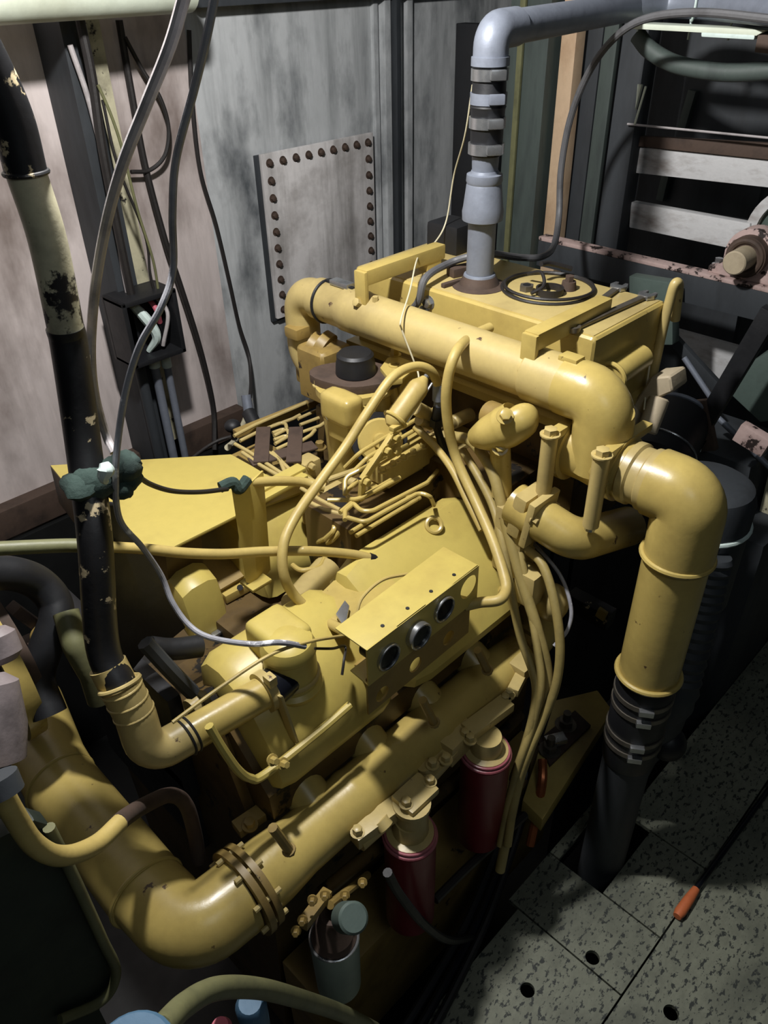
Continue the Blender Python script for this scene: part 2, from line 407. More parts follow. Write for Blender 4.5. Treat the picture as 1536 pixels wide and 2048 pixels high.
# rim flange lip around the lower edge of the cover
rim = [P(418, 1452, y=.755), P(447, 1500, y=.742), P(476, 1540, y=.733), P(500, 1556, y=.73), P(528, 1550, y=.728), P(632, 1468, y=.728), P(700, 1410, y=.728)]
mb.tube(rim, .0075, 8)
vcA = part(mb, 'valve_cover', None)
for p in ((545, 1520), (566, 1527)):
    b = MB(YEL); b.bolt(P(*p, y=.722), Vector((0, -.8, .4)), .007, .012); b.build('cover_bolt', vcA)
pB = [(.965, .80), (.955, .885), (.93, .925), (.90, .93), (.865, .91), (.80, .868), (.735, .82), (.70, .765), (.705, .74)]
mb = cover('b', .765, 1.15, pB, YELB, .05)
vcB = part(mb, 'valve_cover')
b = MB(YEL); q = P(868, 1050, z=.925); b.ring(q, Vector((-.3, -.5, .6)), .016, .005); b.build('lifting_eye', vcB)
for p in ((962, 1030), (985, 1172), (1000, 1185)):
    b = MB(YEL, BLK); b.bolt(P(*p, z=.885 if p[1] < 1100 else .80), Vector((.3, -.3, .8)), .008, .012); b.build('cover_bolt', vcB)
# gap piece with bright scraped bracket between the two covers
mb = MB(YEL); A = P(700, 1200, z=.90)
mb.prism([P(612, 1225, z=.885), P(668, 1170, z=.885), P(760, 1150, z=.885), P(800, 1180, z=.885), P(700, 1262, z=.885)], Vector((0, 0, .012)), .002)
mb.use(STEEL).prism([P(672, 1232, z=.905), P(690, 1205, z=.905), P(699, 1216, z=.905), P(690, 1262, z=.905)], Vector((0, 0, .006)), .001)
part(mb, 'cover_bracket')
# thermostat housing: domed box and vertical neck with bands
T_ = P(588, 1300, y=.80)
mb = MB(YELB)
q = Vector((.565, .815, .0))
mb.lathe(Vector((q.x, q.y, .84)), Vector((q.x, q.y, .985)), [(0, .052), (.012, .056), (.018, .048), (.085, .046), (.089, .049), (.096, .049), (.112, .043), (.122, .028), (.125, .004)], 32)
mb.box((q.x+.008, q.y+.035, .92), (.082, .10, .085), None, .024, 5)
th = part(mb, 'thermostat_housing')
b = MB(TAN); b.ring(Vector((q.x, q.y, .872)), Z, .047, .005); b.build('hose_clamp', th)
mb = MB(BLKG); mb.pipe([Vector((.50, .80, .885)), Vector((.545, .805, .885))], .034, .02); mb.build('hose_end', th)

# gauge panel
zt = .985
BL, BR, FR, FL = P(670, 1256, z=zt), P(887, 1093, z=zt), P(958, 1131, z=zt), P(734, 1301, z=zt)
dx = (FR-FL).normalized(); dn = dx.cross(Z).normalized()   # outward (towards -y)
if dn.y > 0: dn = -dn
W = (FR-FL).length; th_ = .003; hgt = .082
mb = MB(YELB); mb.prism([FL, FR, BR, BL], Vector((0, 0, -th_)), .001)
# face with four round holes
def face_with_holes(mb, o, ex, ez, w, h, holes, r, t, nrm):
    b = bmesh.new(); es = []
    for lp in [[(0, 0), (w, 0), (w, h), (0, h)]]+[[(cx+r*math.cos(2*PI*i/28), cz+r*math.sin(2*PI*i/28)) for i in range(28)] for cx, cz in holes]:
        vs = [b.verts.new(o+ex*x+ez*z) for x, z in lp]
        es += [b.edges.new((vs[i], vs[(i+1) % len(vs)])) for i in range(len(vs))]
    bmesh.ops.triangle_fill(b, edges=es, use_beauty=True)
    g = bmesh.ops.extrude_face_region(b, geom=b.faces[:])
    for v in g['geom']:
        if isinstance(v, bmesh.types.BMVert): v.co -= nrm*t
    bmesh.ops.recalc_face_normals(b, faces=b.faces[:]); mb._merge(b)
def onface(px, py):     # pixel ray hits the panel face
    v = P(px, py, d=1.0)-CC; t = (FL-CC).dot(dn)/v.dot(dn); q = CC+v*t; r = q-FL
    return r.dot(dx), r.z+hgt, q
gc = [onface(775, 1312), onface(831, 1266), onface(886, 1217), onface(938, 1174)]
face_with_holes(mb, FL-Z*hgt, dx, Z, W, hgt, [(g[0], g[1]) for g in gc], .0245, th_, dn)
lo = FL-Z*hgt
mb.prism([lo, lo+dx*W, lo+dx*W*.97-dn*.055-Z*.01, lo+dx*.01-dn*.055-Z*.01], Vector((0, 0, -th_)), .0008)
gp = part(mb, 'gauge_panel')
b = MB(OCH); face_with_holes(b, lo-dn*.008-Z*.085+dx*.005, dx, Z, W*.95, .088, [(.035, .025), (.035+W*.3, .03), (.035+W*.62, .03)], .016, .004, dn); b.build('skirt', gp)
b = MB(OCH); 
for t in (.25, .75): b.bar(lo+dx*W*t-dn*.01-Z*.03, Vector(((lo+dx*W*t).x, .84, .80)), .03, .01)
b.build('stay', gp)
for k in range(3):
    g = gc[k]; b = MB(STEEL, GLASS, BLK); q = g[2]
    out = .005 if k != 1 else .014
    b.annulus(q-dn*.004, q+dn*out, .0262, .0222, 32)
    b.use(BLK).cyl(q-dn*.045, q+dn*.003, .0232, n=28)
    b.use(GLASS).cyl(q+dn*.003, q+dn*(out-.003), .0226, n=28)
    b.use(STEEL).ring(q+dn*out, dn, .0242, .0022, 32, 8)
    o = b.build('gauge', gp); 
for px, py in ((765, 1252), (815, 1217), (862, 1183), (908, 1150)):
    q = P(px, py, z=zt); b = MB(BLK); b.cyl(q-Z*.002, q+Z*.0012, .0036, n=12); b.build('screw', gp)

# exhaust manifold near bank
MZ, MY = .60, .698
mb = MB(YEL)
mb.lathe(Vector((.33, MY, MZ)), Vector((1.13, MY, MZ)), [(0, .06), (.02, .06), (.02, .063), (.06, .062), (.12, .056), (.24, .056), (.25, .058), (.26, .058), (.27, .056), (.47, .055), (.48, .058), (.49, .058), (.5, .055), (.68, .053), (.74, .05), (.80, .045)], 36)
for x in (.52, .68, .84, 1.0): mb.cyl(Vector((x, MY, MZ)), Vector((x, MY+.09, MZ+.05)), .042, n=20)
man = part(mb, 'exhaust_manifold')
b = MB(OCH); A = Vector((.325, MY, MZ)); b.annulus(A, A+X*.012, .082, .03, 36); b.annulus(A+X*.018, A+X*.03, .08, .03, 36); b.build('flange', man)
for k in range(8):
    a = 2*PI*k/8+.2; q = A+Y*math.cos(a)*.071+Z*math.sin(a)*.071
    b = MB(TAN); b.cyl(q-X*.012, q+X*.042, .005, n=8); b.build('flange_bolt', man)
for px, py, px2, py2 in ((545, 1655, 578, 1700), (845, 1400, 868, 1445), (955, 1300, 975, 1340)):
    A_, B_ = P(px, py, y=MY-.045), P(px2, py2, y=MY-.055); b = MB(OCH); b.cyl(A_, B_, .0085, n=10); b.bolt(B_, (B_-A_), .008, .01); b.build('stud', man)
b = MB(OCH); 
for x in (1.11, 1.135): b.annulus(Vector((x, MY, MZ)), Vector((x+.014, MY, MZ)), .055, .02, 32)
b.build('coupling_ring', man)
# far end of the manifold: elbow rising behind the hoses
mb = MB(YEL); mb.pipe([Vector((1.12, MY, MZ)), Vector((1.20, MY, MZ)), Vector((1.27, MY+.10, MZ+.05))], .043, .05); part(mb, 'manifold_elbow')

# near side lower block face and rails
mb = MB(OCH); mb.bar(P(472, 1660, z=.62), P(560, 1600, z=.62), .03, .02); mb.bolt(P(500, 1650, z=.635), Z, .01, .012); mb.bolt(P(545, 1615, z=.635), Z, .01, .012); part(mb, 'manifold_bracket')

# red oil filters with heads
RIM = []
for k, (px, py, lb) in enumerate(((820, 1662, 'nearer'), (972, 1497, 'farther'))):
    q = P(px, py, y=.60); x, z = q.x, q.z
    mb = MB(RED); mb.lathe(Vector((x, .60, z-.31)), Vector((x, .60, z)), [(0, .030), (.004, .044), (.014, .051), (.285, .051), (.292, .0525)], 36)
    f = part(mb, 'oil_filter')
    b = MB(REDL); b.ring(Vector((x, .60, z-.012)), Z, .050, .0045, 36); b.ring(Vector((x, .60, z-.003)), Z, .048, .003, 36); b.build('rim', f)
    b = MB(TAN); b.lathe(Vector((x, .60, z-.02)), Vector((x, .60, z+.06)), [(0, .046), (.021, .046), (.024, .034), (.06, .030)], 32)
    b.build('filter_base', f)
# filter head castings
mb = MB(TAN)
x = P(820, 1662, y=.6).x; z = P(820, 1662, y=.6).z
mb.lathe(Vector((x+.005, .60, z)), Vector((x+.005, .60, z+.085)), [(0, .033), (.07, .031), (.075, .036), (.085, .036)], 28)
mb.box((x+.02, .605, z+.088), (.075, .055, .018), None, .006)
for dx_ in (-.01, .055): mb.bolt((x+dx_, .60, z+.097), Z, .009, .012)
mb.bar(P(706, 1678, z=.60), P(812, 1600, z=.60), .035, .03); mb.cyl(P(720, 1690, z=.585), P(765, 1650, z=.585), .013, n=14)
mb.bolt(P(715, 1665, z=.615), Z, .009, .014); mb.cyl(P(760, 1640, z=.61), P(772, 1655, z=.60), .016, n=14)
part(mb, 'filter_head')
mb = MB(TAN)
A, B = P(885, 1505, z=.60), P(935, 1455, z=.60)
mb.bar(A, B, .05, .055); mb.bar(P(850, 1560, z=.60), P(905, 1500, z=.60), .03, .02)
mb.bar(P(935, 1465, z=.625), P(1015, 1405, z=.625), .038, .022)
for p in ((930, 1470), (940, 1480), (1018, 1390), (1010, 1400), (865, 1530), (892, 1520)): mb.bolt(P(*p, z=.625), Z, .009, .014)
mb.box(P(1048, 1330, z=.63), (.06, .045, .03), None, .005); mb.bar(P(1025, 1385, z=.62), P(1048, 1340, z=.62), .025, .02)
mb.cyl(P(858, 1545, z=.60), P(850, 1530, z=.62), .016, n=14)
part(mb, 'filter_head')
# oil pipe along the side
mb = MB(DRK); mb.pipe([P(640, 1790, y=.66), P(900, 1570, y=.68), P(1040, 1430, y=.70)], .014, .03, 14); part(mb, 'oil_rail')

# white fuel filter low at the front with grey knob
q = P(668, 1872, y=.60)
mb = MB(GRNW); mb.lathe(Vector((q.x, .60, q.z-.19)), Vector((q.x, .60, q.z)), [(0, .026), (.004, .036), (.014, .043), (.18, .046), (.188, .046)], 36)
ff = part(mb, 'fuel_filter')
b = MB(STEEL); b.ring(Vector((q.x, .60, q.z-.002)), Z, .0445, .0028, 36); b.build('rim', ff)
b = MB(RUST); b.lathe(Vector((q.x, .60, q.z-.01)), Vector((q.x, .60, q.z+.075)), [(0, .042), (.012, .042), (.02, .036), (.07, .03), (.085, .02)], 28)
b.use(GRNB).cyl(P(690, 1835, y=.56), P(708, 1836, y=.53), .026, n=28, bev=.004); b.use(OCH)
for p in ((650, 1790), (605, 1840), (625, 1800), (592, 1862), (690, 1790), (725, 1765)):
    b.bolt(P(*p, y=.60), Vector((-.5, -.5, .4)), .006, .010)
b.bar(P(605, 1850, y=.60), P(655, 1785, y=.62), .02, .02); b.cyl(P(660, 1810, y=.6), P(735, 1750, y=.64), .008, n=10)
b.build('filter_head', ff)
# ---- valley: coolant rail, injection pump, lines, governor
mb = MB(TAN)
A, B, Cc = P(700, 1195, y=1.03), P(838, 1040, y=1.03), P(905, 980, y=1.03)
za = .80; A.z = B.z = Cc.z = za; 
A, B, Cc = P(690, 1190, z=za), P(838, 1048, z=za), P(912, 978, z=za)
mb.tube([A, B], .023, 20, False); mb.cyl(B-(Cc-B).normalized()*.01, Cc, .029, n=22); mb.cyl(Cc-(Cc-B).normalized()*.04, Cc+(Cc-B).normalized()*.03, .034, n=24)
cr = part(mb, 'coolant_rail')
for t in (.02, .93, 1.0):
    b = MB(BLK); q = A.lerp(B, t); b.ring(q, B-A, .0235, .003, 24); b.build('seal_ring', cr)
mb = MB(TAN); mb.tube([P(380, 1420, z=.8), P(640, 1215, z=.8)], .02, 16, False); mb.cyl(P(590, 1215, z=.82), P(655, 1140, z=.82), .034, n=20); part(mb, 'coolant_rail')
# dull square plug on the rail
mb = MB(GREY, BLK); q = P(718, 1132, z=.84); mb.box(q, (.032, .028, .022), Matrix.Rotation(.3, 3, 'Z'), .003); mb.use(BLK).box(q-Z*.012, (.036, .03, .012), Matrix.Rotation(.3, 3, 'Z'), .003); part(mb, 'sensor_plug')
# injection pump body
mb = MB(YEL)
mb.bar(P(755, 948, z=.99), P(855, 888, z=.99), .065, .05)
mb.bar(P(742, 985, z=.945), P(885, 905, z=.945), .03, .03)
for t in (.1, .3, .5, .7, .9): mb.bolt(P(755, 948, z=1.015).lerp(P(855, 888, z=1.015), t), Z, .007, .008)
mb.use(DRK).span((.86, .97, .74), (1.15, 1.12, .945), .01)
part(mb, 'injection_pump')
def lines(lst, z, r, m=YEL, nm='fuel_line'):
    for i, pts in enumerate(lst):
        b = MB(m); b.pipe([P(p[0], p[1], z=z+(p[2] if len(p) > 2 else 0)) for p in pts], r, .02, 10); part(b, nm)
lines([
 [(690, 935, .02), (720, 905, .06), (878, 812, .06)],
 [(700, 950, .02), (735, 915, .05), (850, 848, .05)],
 [(715, 962), (690, 985, -.01), (705, 1005, .01), (800, 955, .02)],
 [(690, 990, .01), (690, 955, .03), (720, 940, .04), (815, 890, .04)],
 [(655, 1000, .0), (700, 1000), (722, 1022), (745, 1022), (855, 965, -.01), (880, 935, -.05)],
 [(695, 1035), (730, 1045), (838, 985), (860, 992), (868, 1010, -.06)],
 [(680, 1025), (700, 1008), (790, 955)],
 [(690, 1040), (690, 1022, .0), (715, 1000)],
 [(700, 1065, -.04), (830, 985, -.04)], [(712, 1072, -.05), (840, 995, -.05)],
], 1.0, .0048)
# lines looping from the valley down to the far head
lines([
 [(682, 1038), (684, 1060), (665, 1080, -.03), (650, 1090, -.08)],
 [(668, 1045), (670, 1060), (650, 1078, -.03), (635, 1085, -.08)],
 [(585, 1130, -.08), (600, 1142, -.08), (640, 1135, -.08), (655, 1105, -.08)],
], .93, .0055)
# governor: disc, post and inclined cylinder with the lever below
g0, g1 = P(786, 845, y=.98), P(846, 762, y=.98)
mb = MB(HOSE); dv = (g1-g0).normalized(); L = (g1-g0).length
mb.lathe(g0, g1, [(-.01, .010), (0, .021), (.006, .0225), (L-.02, .0225), (L-.012, .020), (L, .012), (L+.008, .008)], 24); gv = part(mb, 'governor_cylinder')
b = MB(STEEL); b.cyl(g1, g1+dv*.014, .006, n=10); b.tube([g0+Vector((.02, -.02, 0)), g0+dv*L*.5+Vector((.016, -.018, 0)), g1+Vector((.012, -.014, -.005))], .0028, 8); b.build('spindle', gv)
b = MB(YEL); b.ring(g0+dv*.008, dv, .024, .004); b.box(g0-dv*.004+Vector((.0, -.015, 0)), (.035, .014, .010), None, .003); b.build('clamp', gv)
mb = MB(YEL); q = P(762, 882, y=1.06); n_ = (CC-q); n_ = Vector((-.55, -.75, .45)).normalized()
mb.lathe(q-n_*.02, q+n_*.02, [(0, .046), (.004, .05), (.012, .05), (.016, .046), (.016, .018), (.036, .016)], 32)
mb.use(BLK).cyl(q-n_*.07, q-n_*.02, .062, n=28)
part(mb, 'drive_disc')
mb = MB(YEL); 
l0, l1, l2 = P(785, 872, y=.97), P(725, 960, y=.97), P(728, 985, y=.97)
mb.bar(l0, l1, .016, .012, Y); mb.bar(l1, P(722, 1000, y=.975), .013, .01, Y)
for p in (l0, l0.lerp(l1, .3), l1): mb.bolt(p-Y*.008, -Y, .008, .01)
mb.box(P(780, 895, y=.985), (.035, .03, .03), None, .004); mb.bolt(P(790, 900, y=.97), -Y, .01, .012)
part(mb, 'governor_lever')
# air inlet column
q = P(712, 752, y=1.20); x, y, z = q.x, 1.2, q.z
mb = MB(YEL)
mb.loft([[Vector((x+sx*math.cos(a)*(1+.0), y+sx*.9*math.sin(a), zz)) for a in [2*PI*i/28 for i in range(28)]] for zz, sx in ((z-.42, .075), (z-.28, .085), (z-.20, .078), (z-.12, .082), (z-.035, .088), (z-.028, .098), (z-.012, .098))])
q2 = P(682, 790, x=x-.085); mb.box(q2-Z*.03, (.055, .095, .07), None, .024, 5); mb.box(q2-Z*.07+X*.03, (.09, .08, .09), None, .02, 3)
ic = part(mb, 'air_inlet_column')
b = MB(RUST); dia = []
for i in range(32):
    a = 2*PI*i/32; rr = .072+.036*abs(math.cos(a))**6
    dia.append(Vector((x+rr*math.cos(a+2.2), y+rr*math.sin(a+2.2), z-.012)))
b.prism(dia, Vector((0, 0, .02)), .004); b.build('inlet_flange', ic)
b = MB(BLK); b.lathe(Vector((x, y, z+.006)), Vector((x, y, z+.06)), [(0, .042), (.004, .046), (.03, .044), (.036, .042), (.046, .042), (.052, .036), (.052, .0)], 32); b.build('inlet_cap', ic)
for k in range(6):
    a = 2.2+PI*k/3+.35; rr = .088 if k not in (0, 3) else .088
    b = MB(TAN); b.bolt((x+rr*math.cos(a), y+rr*math.sin(a), z-.012), Z, .008, .012); b.build('bolt', ic)
b = MB(STEEL); b.bolt(P(660, 832, x=x-.10), Vector((-.8, -.5, .2)), .008, .010); b.build('bolt', ic)
mb = MB(YEL); zz = P(790, 730, y=1.15).z
mb.prism([P(760, 735, z=zz), P(775, 715, z=zz), P(790, 710, z=zz), P(822, 722, z=zz), P(826, 740, z=zz), P(805, 757, z=zz), P(780, 760, z=zz)], Vector((0, 0, -.014)), .003)
mb.bolt(P(790, 709, z=zz), Z, .010, .014); mb.ring(P(790, 730, z=zz+.001), Z, .012, .003)
mb.box(P(805, 770, y=1.14), (.07, .05, .09), None, .012); mb.cyl(P(780, 765, y=1.13), P(790, 800, y=1.13), .012, n=12)
part(mb, 'inlet_bracket')
# plugs and stubs to the right of the valley
mb = MB(TAN); mb.cyl(P(905, 845, y=1.0), P(942, 828, y=1.0), .016, n=18, bev=.003); mb.cyl(P(830, 815, y=1.02), P(872, 838, y=1.02), .016, n=14)
mb.cyl(P(838, 840, y=1.02), P(862, 850, y=1.02), .012, n=12); mb.box(P(905, 890, y=1.02), (.16, .10, .05), None, .01); part(mb, 'pipe_stub')
mb = MB(DRK); mb.span((.98, .96, .62), (1.17, 1.38, .86), .01); mb.span((.62, 1.0, .62), (1.0, 1.3, .74), .01); part(mb, 'rear_housing')

# ---- far bank
zh = .95
mb = MB(YELB)
hood = [(100, 930), (280, 919), (462, 908), (505, 932), (548, 958), (470, 1032), (402, 1066), (330, 1102), (262, 1090), (205, 1040), (140, 980)]
mb.prism([P(*p, z=zh) for p in hood], Vector((0, 0, -.008)), .003)
mb.prism([P(*p, z=zh-.03) for p in ((500, 985), (548, 958), (612, 950), (600, 985), (500, 1022))], Vector((0, 0, -.006)), .002)
hd = part(mb, 'heat_shield')
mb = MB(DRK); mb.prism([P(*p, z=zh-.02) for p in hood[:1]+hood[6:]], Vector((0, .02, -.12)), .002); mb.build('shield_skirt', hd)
# far valve cover: inner side steps below the shield
mb = MB(YEL); pC = [(1.10, .76), (1.13, .83), (1.17, .90), (1.24, .925), (1.32, .91), (1.40, .85), (1.42, .75), (1.2, .74)]
mb = cover('c', .73, .985, pC, YELB, .02)
mb.bar(P(498, 1010, y=1.18), P(608, 950, y=1.18), .03, .012); mb.bar(P(500, 990, y=1.2), P(604, 935, y=1.2), .03, .012)
part(mb, 'valve_cover')
mb = cover('d', .56, .66, [(1.15, .66), (1.155, .78), (1.17, .84), (1.21, .86), (1.34, .84), (1.40, .75), (1.2, .66)], YELB, .03)
part(mb, 'valve_cover')
mb = MB(YEL)
zz = .755
mb.bar(P(330, 1245, z=zz), P(445, 1178, z=zz), .05, .014); mb.bar(P(440, 1190, z=zz), P(665, 1070, z=zz), .05, .022)
for p in ((392, 1210), (480, 1175), (640, 1090)): mb.use(BLK).cyl(P(*p, z=zz+.0), P(*p, z=zz+.014), .007, n=10); mb.use(YEL)
mb.bar(P(350, 1275, z=zz-.035), P(470, 1195, z=zz-.035), .016, .03)
part(mb, 'flange_rail')
mb = MB(DRK, STEEL); mb.prism([P(345, 1290, z=.70), P(640, 1120, z=.70), P(690, 1150, z=.70), P(420, 1330, z=.70)], Vector((0, 0, -.01)), .001)
mb.use(STEEL)
for p, q in (((425, 1272), (448, 1258)), ((478, 1228), (496, 1217)), ((500, 1226), (508, 1220)), ((548, 1190), (600, 1160))): mb.bar(P(*p, z=.715), P(*q, z=.715), .014, .008)
part(mb, 'valley_cover')
# angle bracket standing on the rail
zb = P(500, 1172, y=1.08).z
b0, b1 = P(500, 1172, y=1.085), P(482, 968, y=1.085)
w1, w2 = P(472, 968, y=1.085)-P(500, 968, y=1.085), None
mb = MB(YELB)
bx, by = b0.x, 1.085
tz = b1.z
bl_ = P(492, 1165, y=by); br_ = P(516, 1170, y=by); tl_ = P(462, 972, y=by); tr_ = P(497, 970, y=by)
mb.prism([bl_, br_, tr_, tl_], Vector((.003, .004, 0)), .0008)
mb.prism([br_, br_+Vector((.05, .02, .0)), tr_+Vector((.052, .02, .0)), tr_], Vector((-.002, .004, 0)), .0008)
mb.box(bl_.lerp(br_, .5)+Vector((.01, .0, .0)), (.05, .045, .008), None, .002)
part(mb, 'angle_bracket')
# far bank injection lines and brackets
lines([
 [(468, 872), (510, 850), (612, 806)], [(480, 882), (520, 862), (585, 838), (600, 830)],
 [(545, 852), (570, 843), (574, 858), (548, 872)], [(545, 866), (575, 855), (578, 872), (550, 888)],
 [(548, 880), (580, 868), (582, 885), (552, 899)], [(596, 838), (640, 818)], [(600, 850), (640, 835)], [(600, 866), (640, 852), (650, 845)],
 [(600, 884), (622, 870), (630, 860)], [(470, 888), (500, 905), (560, 945), (600, 960)], [(485, 905), (520, 930), (580, 965)],
 [(530, 900), (560, 920), (572, 950), (620, 970)], [(545, 905), (580, 940), (640, 968)], [(600, 975), (640, 1000), (680, 1020)], [(610, 1000), (650, 1020), (690, 1030)],
], .945, .0048, TAN)
mb = MB(RUST)
for px in (527, 592):
    q0, q1 = P(px, 855, z=.95), P(px-5, 925, z=.95); mb.bar(q0, q1, .036, .006)
mb.bar(P(500, 925, z=.945), P(630, 890, z=.945), .04, .006); part(mb, 'line_bracket')
mb = MB(TAN); q = P(615, 935, z=.92); mb.box(q, (.05, .045, .05), None, .008); mb.bolt(q+Vector((-.03, -.01, 0)), -X, .01, .014); mb.bolt(q+Vector((-.01, -.024, .02)), -Y, .008, .014); part(mb, 'fuel_fitting')
mb = MB(TAN); mb.cyl(P(690, 960, z=.95), P(715, 968, z=.95), .011, n=12, bev=.002); part(mb, 'line_union')
mb = MB(TAN); mb.cyl(P(655, 960, z=.95), P(742, 930, z=.95), .007, n=10); mb.cyl(P(728, 937, z=.95), P(748, 930, z=.95), .011, n=10, bev=.002); part(mb, 'line_union')
for p in ((640, 895), (660, 1010), (635, 1005), (670, 1040), (625, 990), (650, 1030), (610, 1015)):
    mb = MB(TAN if p[0] > 640 else OCH); q = P(*p, z=.92); mb.bolt(q, Z, .011, .016); mb.cyl(q-Z*.04, q, .008, n=8); part(mb, 'line_nut')
mb = MB(TAN); mb.box(P(665, 985, z=.9), (.06, .03, .03), None, .005); part(mb, 'fuel_fitting')
mb = MB(OCH); mb.span((.80, 1.22, .70), (1.02, 1.47, .90), .01); mb.bar(P(470, 868, z=.93), P(640, 800, z=.93), .02, .02); part(mb, 'far_line_base')
mb = MB(BLK); q = P(465, 852, y=1.60); mb.ball(q, .022, (1, 1, .8)); mb.cyl(q, q-Z*.04, .008, n=10); part(mb, 'vent_knob')
mb = MB(RUST, GREY); mb.use(GREY).cyl(P(492, 790, y=1.68), P(498, 830, y=1.66), .014, n=12); mb.use(BLK).cyl(P(497, 825, y=1.66), P(510, 850, y=1.62), .02, n=12); part(mb, 'fuel_cock')
# front end: pulley, drive hub and black plate standing in for shade behind the standpipe
mb = MB(OCH, RUST)
q = P(10, 1330, y=1.28)
q = Vector((.20, 1.28, .86))
mb.use(RUST).lathe(q, q+X*.05, [(0, .02), (.0, .155), (.02, .16), (.03, .165), (.05, .165), (.05, .0)], 40)
mb.use(YEL).annulus(q-X*.002, q+X*.03, .185, .168, 40)
for a in range(3): mb.use(OCH).bar(q-X*.012+Y*math.cos(a*2.1)*.04+Z*math.sin(a*2.1)*.04, q-X*.012+Y*math.cos(a*2.1)*.13+Z*math.sin(a*2.1)*.13, .03, .016, X)
part(mb, 'front_pulley')
mb = MB(BLK); mb.prism([P(*p, y=1.06) for p in ((212, 1010), (236, 1012), (250, 1062), (290, 1100), (325, 1155), (345, 1212), (372, 1255), (330, 1290), (290, 1310), (250, 1360), (225, 1300), (205, 1150))], Vector((0, .02, 0)), .003); mb.span((.40, .98, .50), (.43, 1.50, .80), .01); mb.span((.40, 1.0, .3), (.55, 1.4, .55), .01); part(mb, 'front_shade_plate')  # curved black plate put in for the shadow below the heat shield
mb = MB(HOSEG); 
mb.pipe([P(132, 1225, y=1.12), P(150, 1290, y=1.08), P(185, 1350, y=1.06), P(200, 1400, y=1.05)], .022, .03, 16); part(mb, 'water_pump_pipe')
mb = MB(RUST, OCH); q = P(60, 1230, y=1.22)
mb.bar(P(25, 1215, y=1.2), P(80, 1255, y=1.2), .03, .02); mb.bar(P(50, 1290, y=1.2), P(105, 1265, y=1.2), .03, .02); mb.use(OCH).cyl(P(95, 1258, y=1.2), P(85, 1275, y=1.16), .022, n=18, bev=.004)
part(mb, 'drive_hub')
# engine mount on the foundation
mb = MB(YEL); za = .14
mb.prism([P(1085, 1640, z=za), P(1225, 1420, z=za), P(1195, 1380, z=za), P(1110, 1400, z=za), P(1045, 1600, z=za)], Vector((0, 0, -.05)), .005)
mf = part(mb, 'mounting_foot')
b = MB(RUST); b.prism([P(1100, 1530, z=za+.012), P(1182, 1450, z=za+.012), P(1150, 1420, z=za+.012), P(1075, 1480, z=za+.012)], Vector((0, 0, -.012)), .002); b.build('mount_plate', mf)
for p in ((1132, 1445), (1100, 1495)):
    b = MB(DSTEEL); q = P(*p, z=za+.02); b.bolt(q-Z*.008, Z, .02, .02); b.cyl(q, q+Z*.04, .011, n=12); b.build('mount_bolt', mf)
b = MB(STEEL, RUST); b.bar(P(1092, 1485, z=za+.03), P(1130, 1475, z=za+.03), .03, .02); b.build('shim', mf)
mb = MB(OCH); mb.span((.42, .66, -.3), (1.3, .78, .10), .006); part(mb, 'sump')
# raw water fittings at the right end
q = P(1005, 855, x=1.10)
mb = MB(YEL); mb.tube([P(950, 875, x=1.10), P(975, 868, x=1.10), P(1010, 855, x=1.11), P(1040, 835, x=1.12), P(1040, 820, x=1.13)], [.02, .034, .042, .040, .02], 20)
wf = part(mb, 'water_elbow')
b = MB(YEL); b.bolt(P(1010, 832, x=1.075), Vector((-.5, -.5, .7)), .011, .012); b.build('drain_plug', wf)
b = MB(OCH); b.cyl(P(978, 828, x=1.14), P(1020, 845, x=1.13), .028, n=20); b.build('hose_end', wf)
mb = MB(YEL); mb.cyl(P(1000, 895, x=1.12), P(1004, 990, x=1.12), .021, n=18); mb.cyl(P(985, 880, x=1.1), P(1010, 905, x=1.1), .015, n=14); mb.bolt(P(1000, 895, x=1.09), Vector((-.5, -.5, .6)), .011, .012); part(mb, 'water_riser')
e0, e1, e2, e3 = P(1030, 1005, x=1.10), P(1085, 1040, x=1.10), P(1150, 1082, x=1.12), P(1215, 1060, x=1.19)
mb = MB(YEL); mb.pipe([e0, e1, e2, Vector((1.30, e2.y-.02, e2.z-.05))], .042, .06, 24); we = part(mb, 'pump_outlet')
b = MB(TAN); d_ = (e1-e0).normalized(); b.box(e0+d_*.03, (.075, .03, .10), Matrix((d_.cross(Z).normalized(), d_, d_.cross(d_.cross(Z)).normalized()*-1)).transposed(), .008)
b.box(e0+d_*.06, (.085, .016, .11), Matrix((d_.cross(Z).normalized(), d_, d_.cross(d_.cross(Z)).normalized()*-1)).transposed(), .005)
for s_ in (-1, 1): b.bolt(e0+d_*.068+d_.cross(Z).normalized()*.033*s_+Z*.02, d_, .008, .012)
b.build('flange', we)
mb = MB(TAN); mb.box(P(1030, 1075, x=1.10), (.06, .07, .16), None, .012); mb.box(P(1060, 1170, x=1.08), (.05, .05, .08), None, .01); mb.ball(P(1105, 1205, x=1.12), .035, (1, 1, 1.3)); part(mb, 'raw_water_pump')
mb = MB(DRK); mb.span((1.14, .80, -.2), (1.34, 1.40, .98), .02); part(mb, 'flywheel_housing')

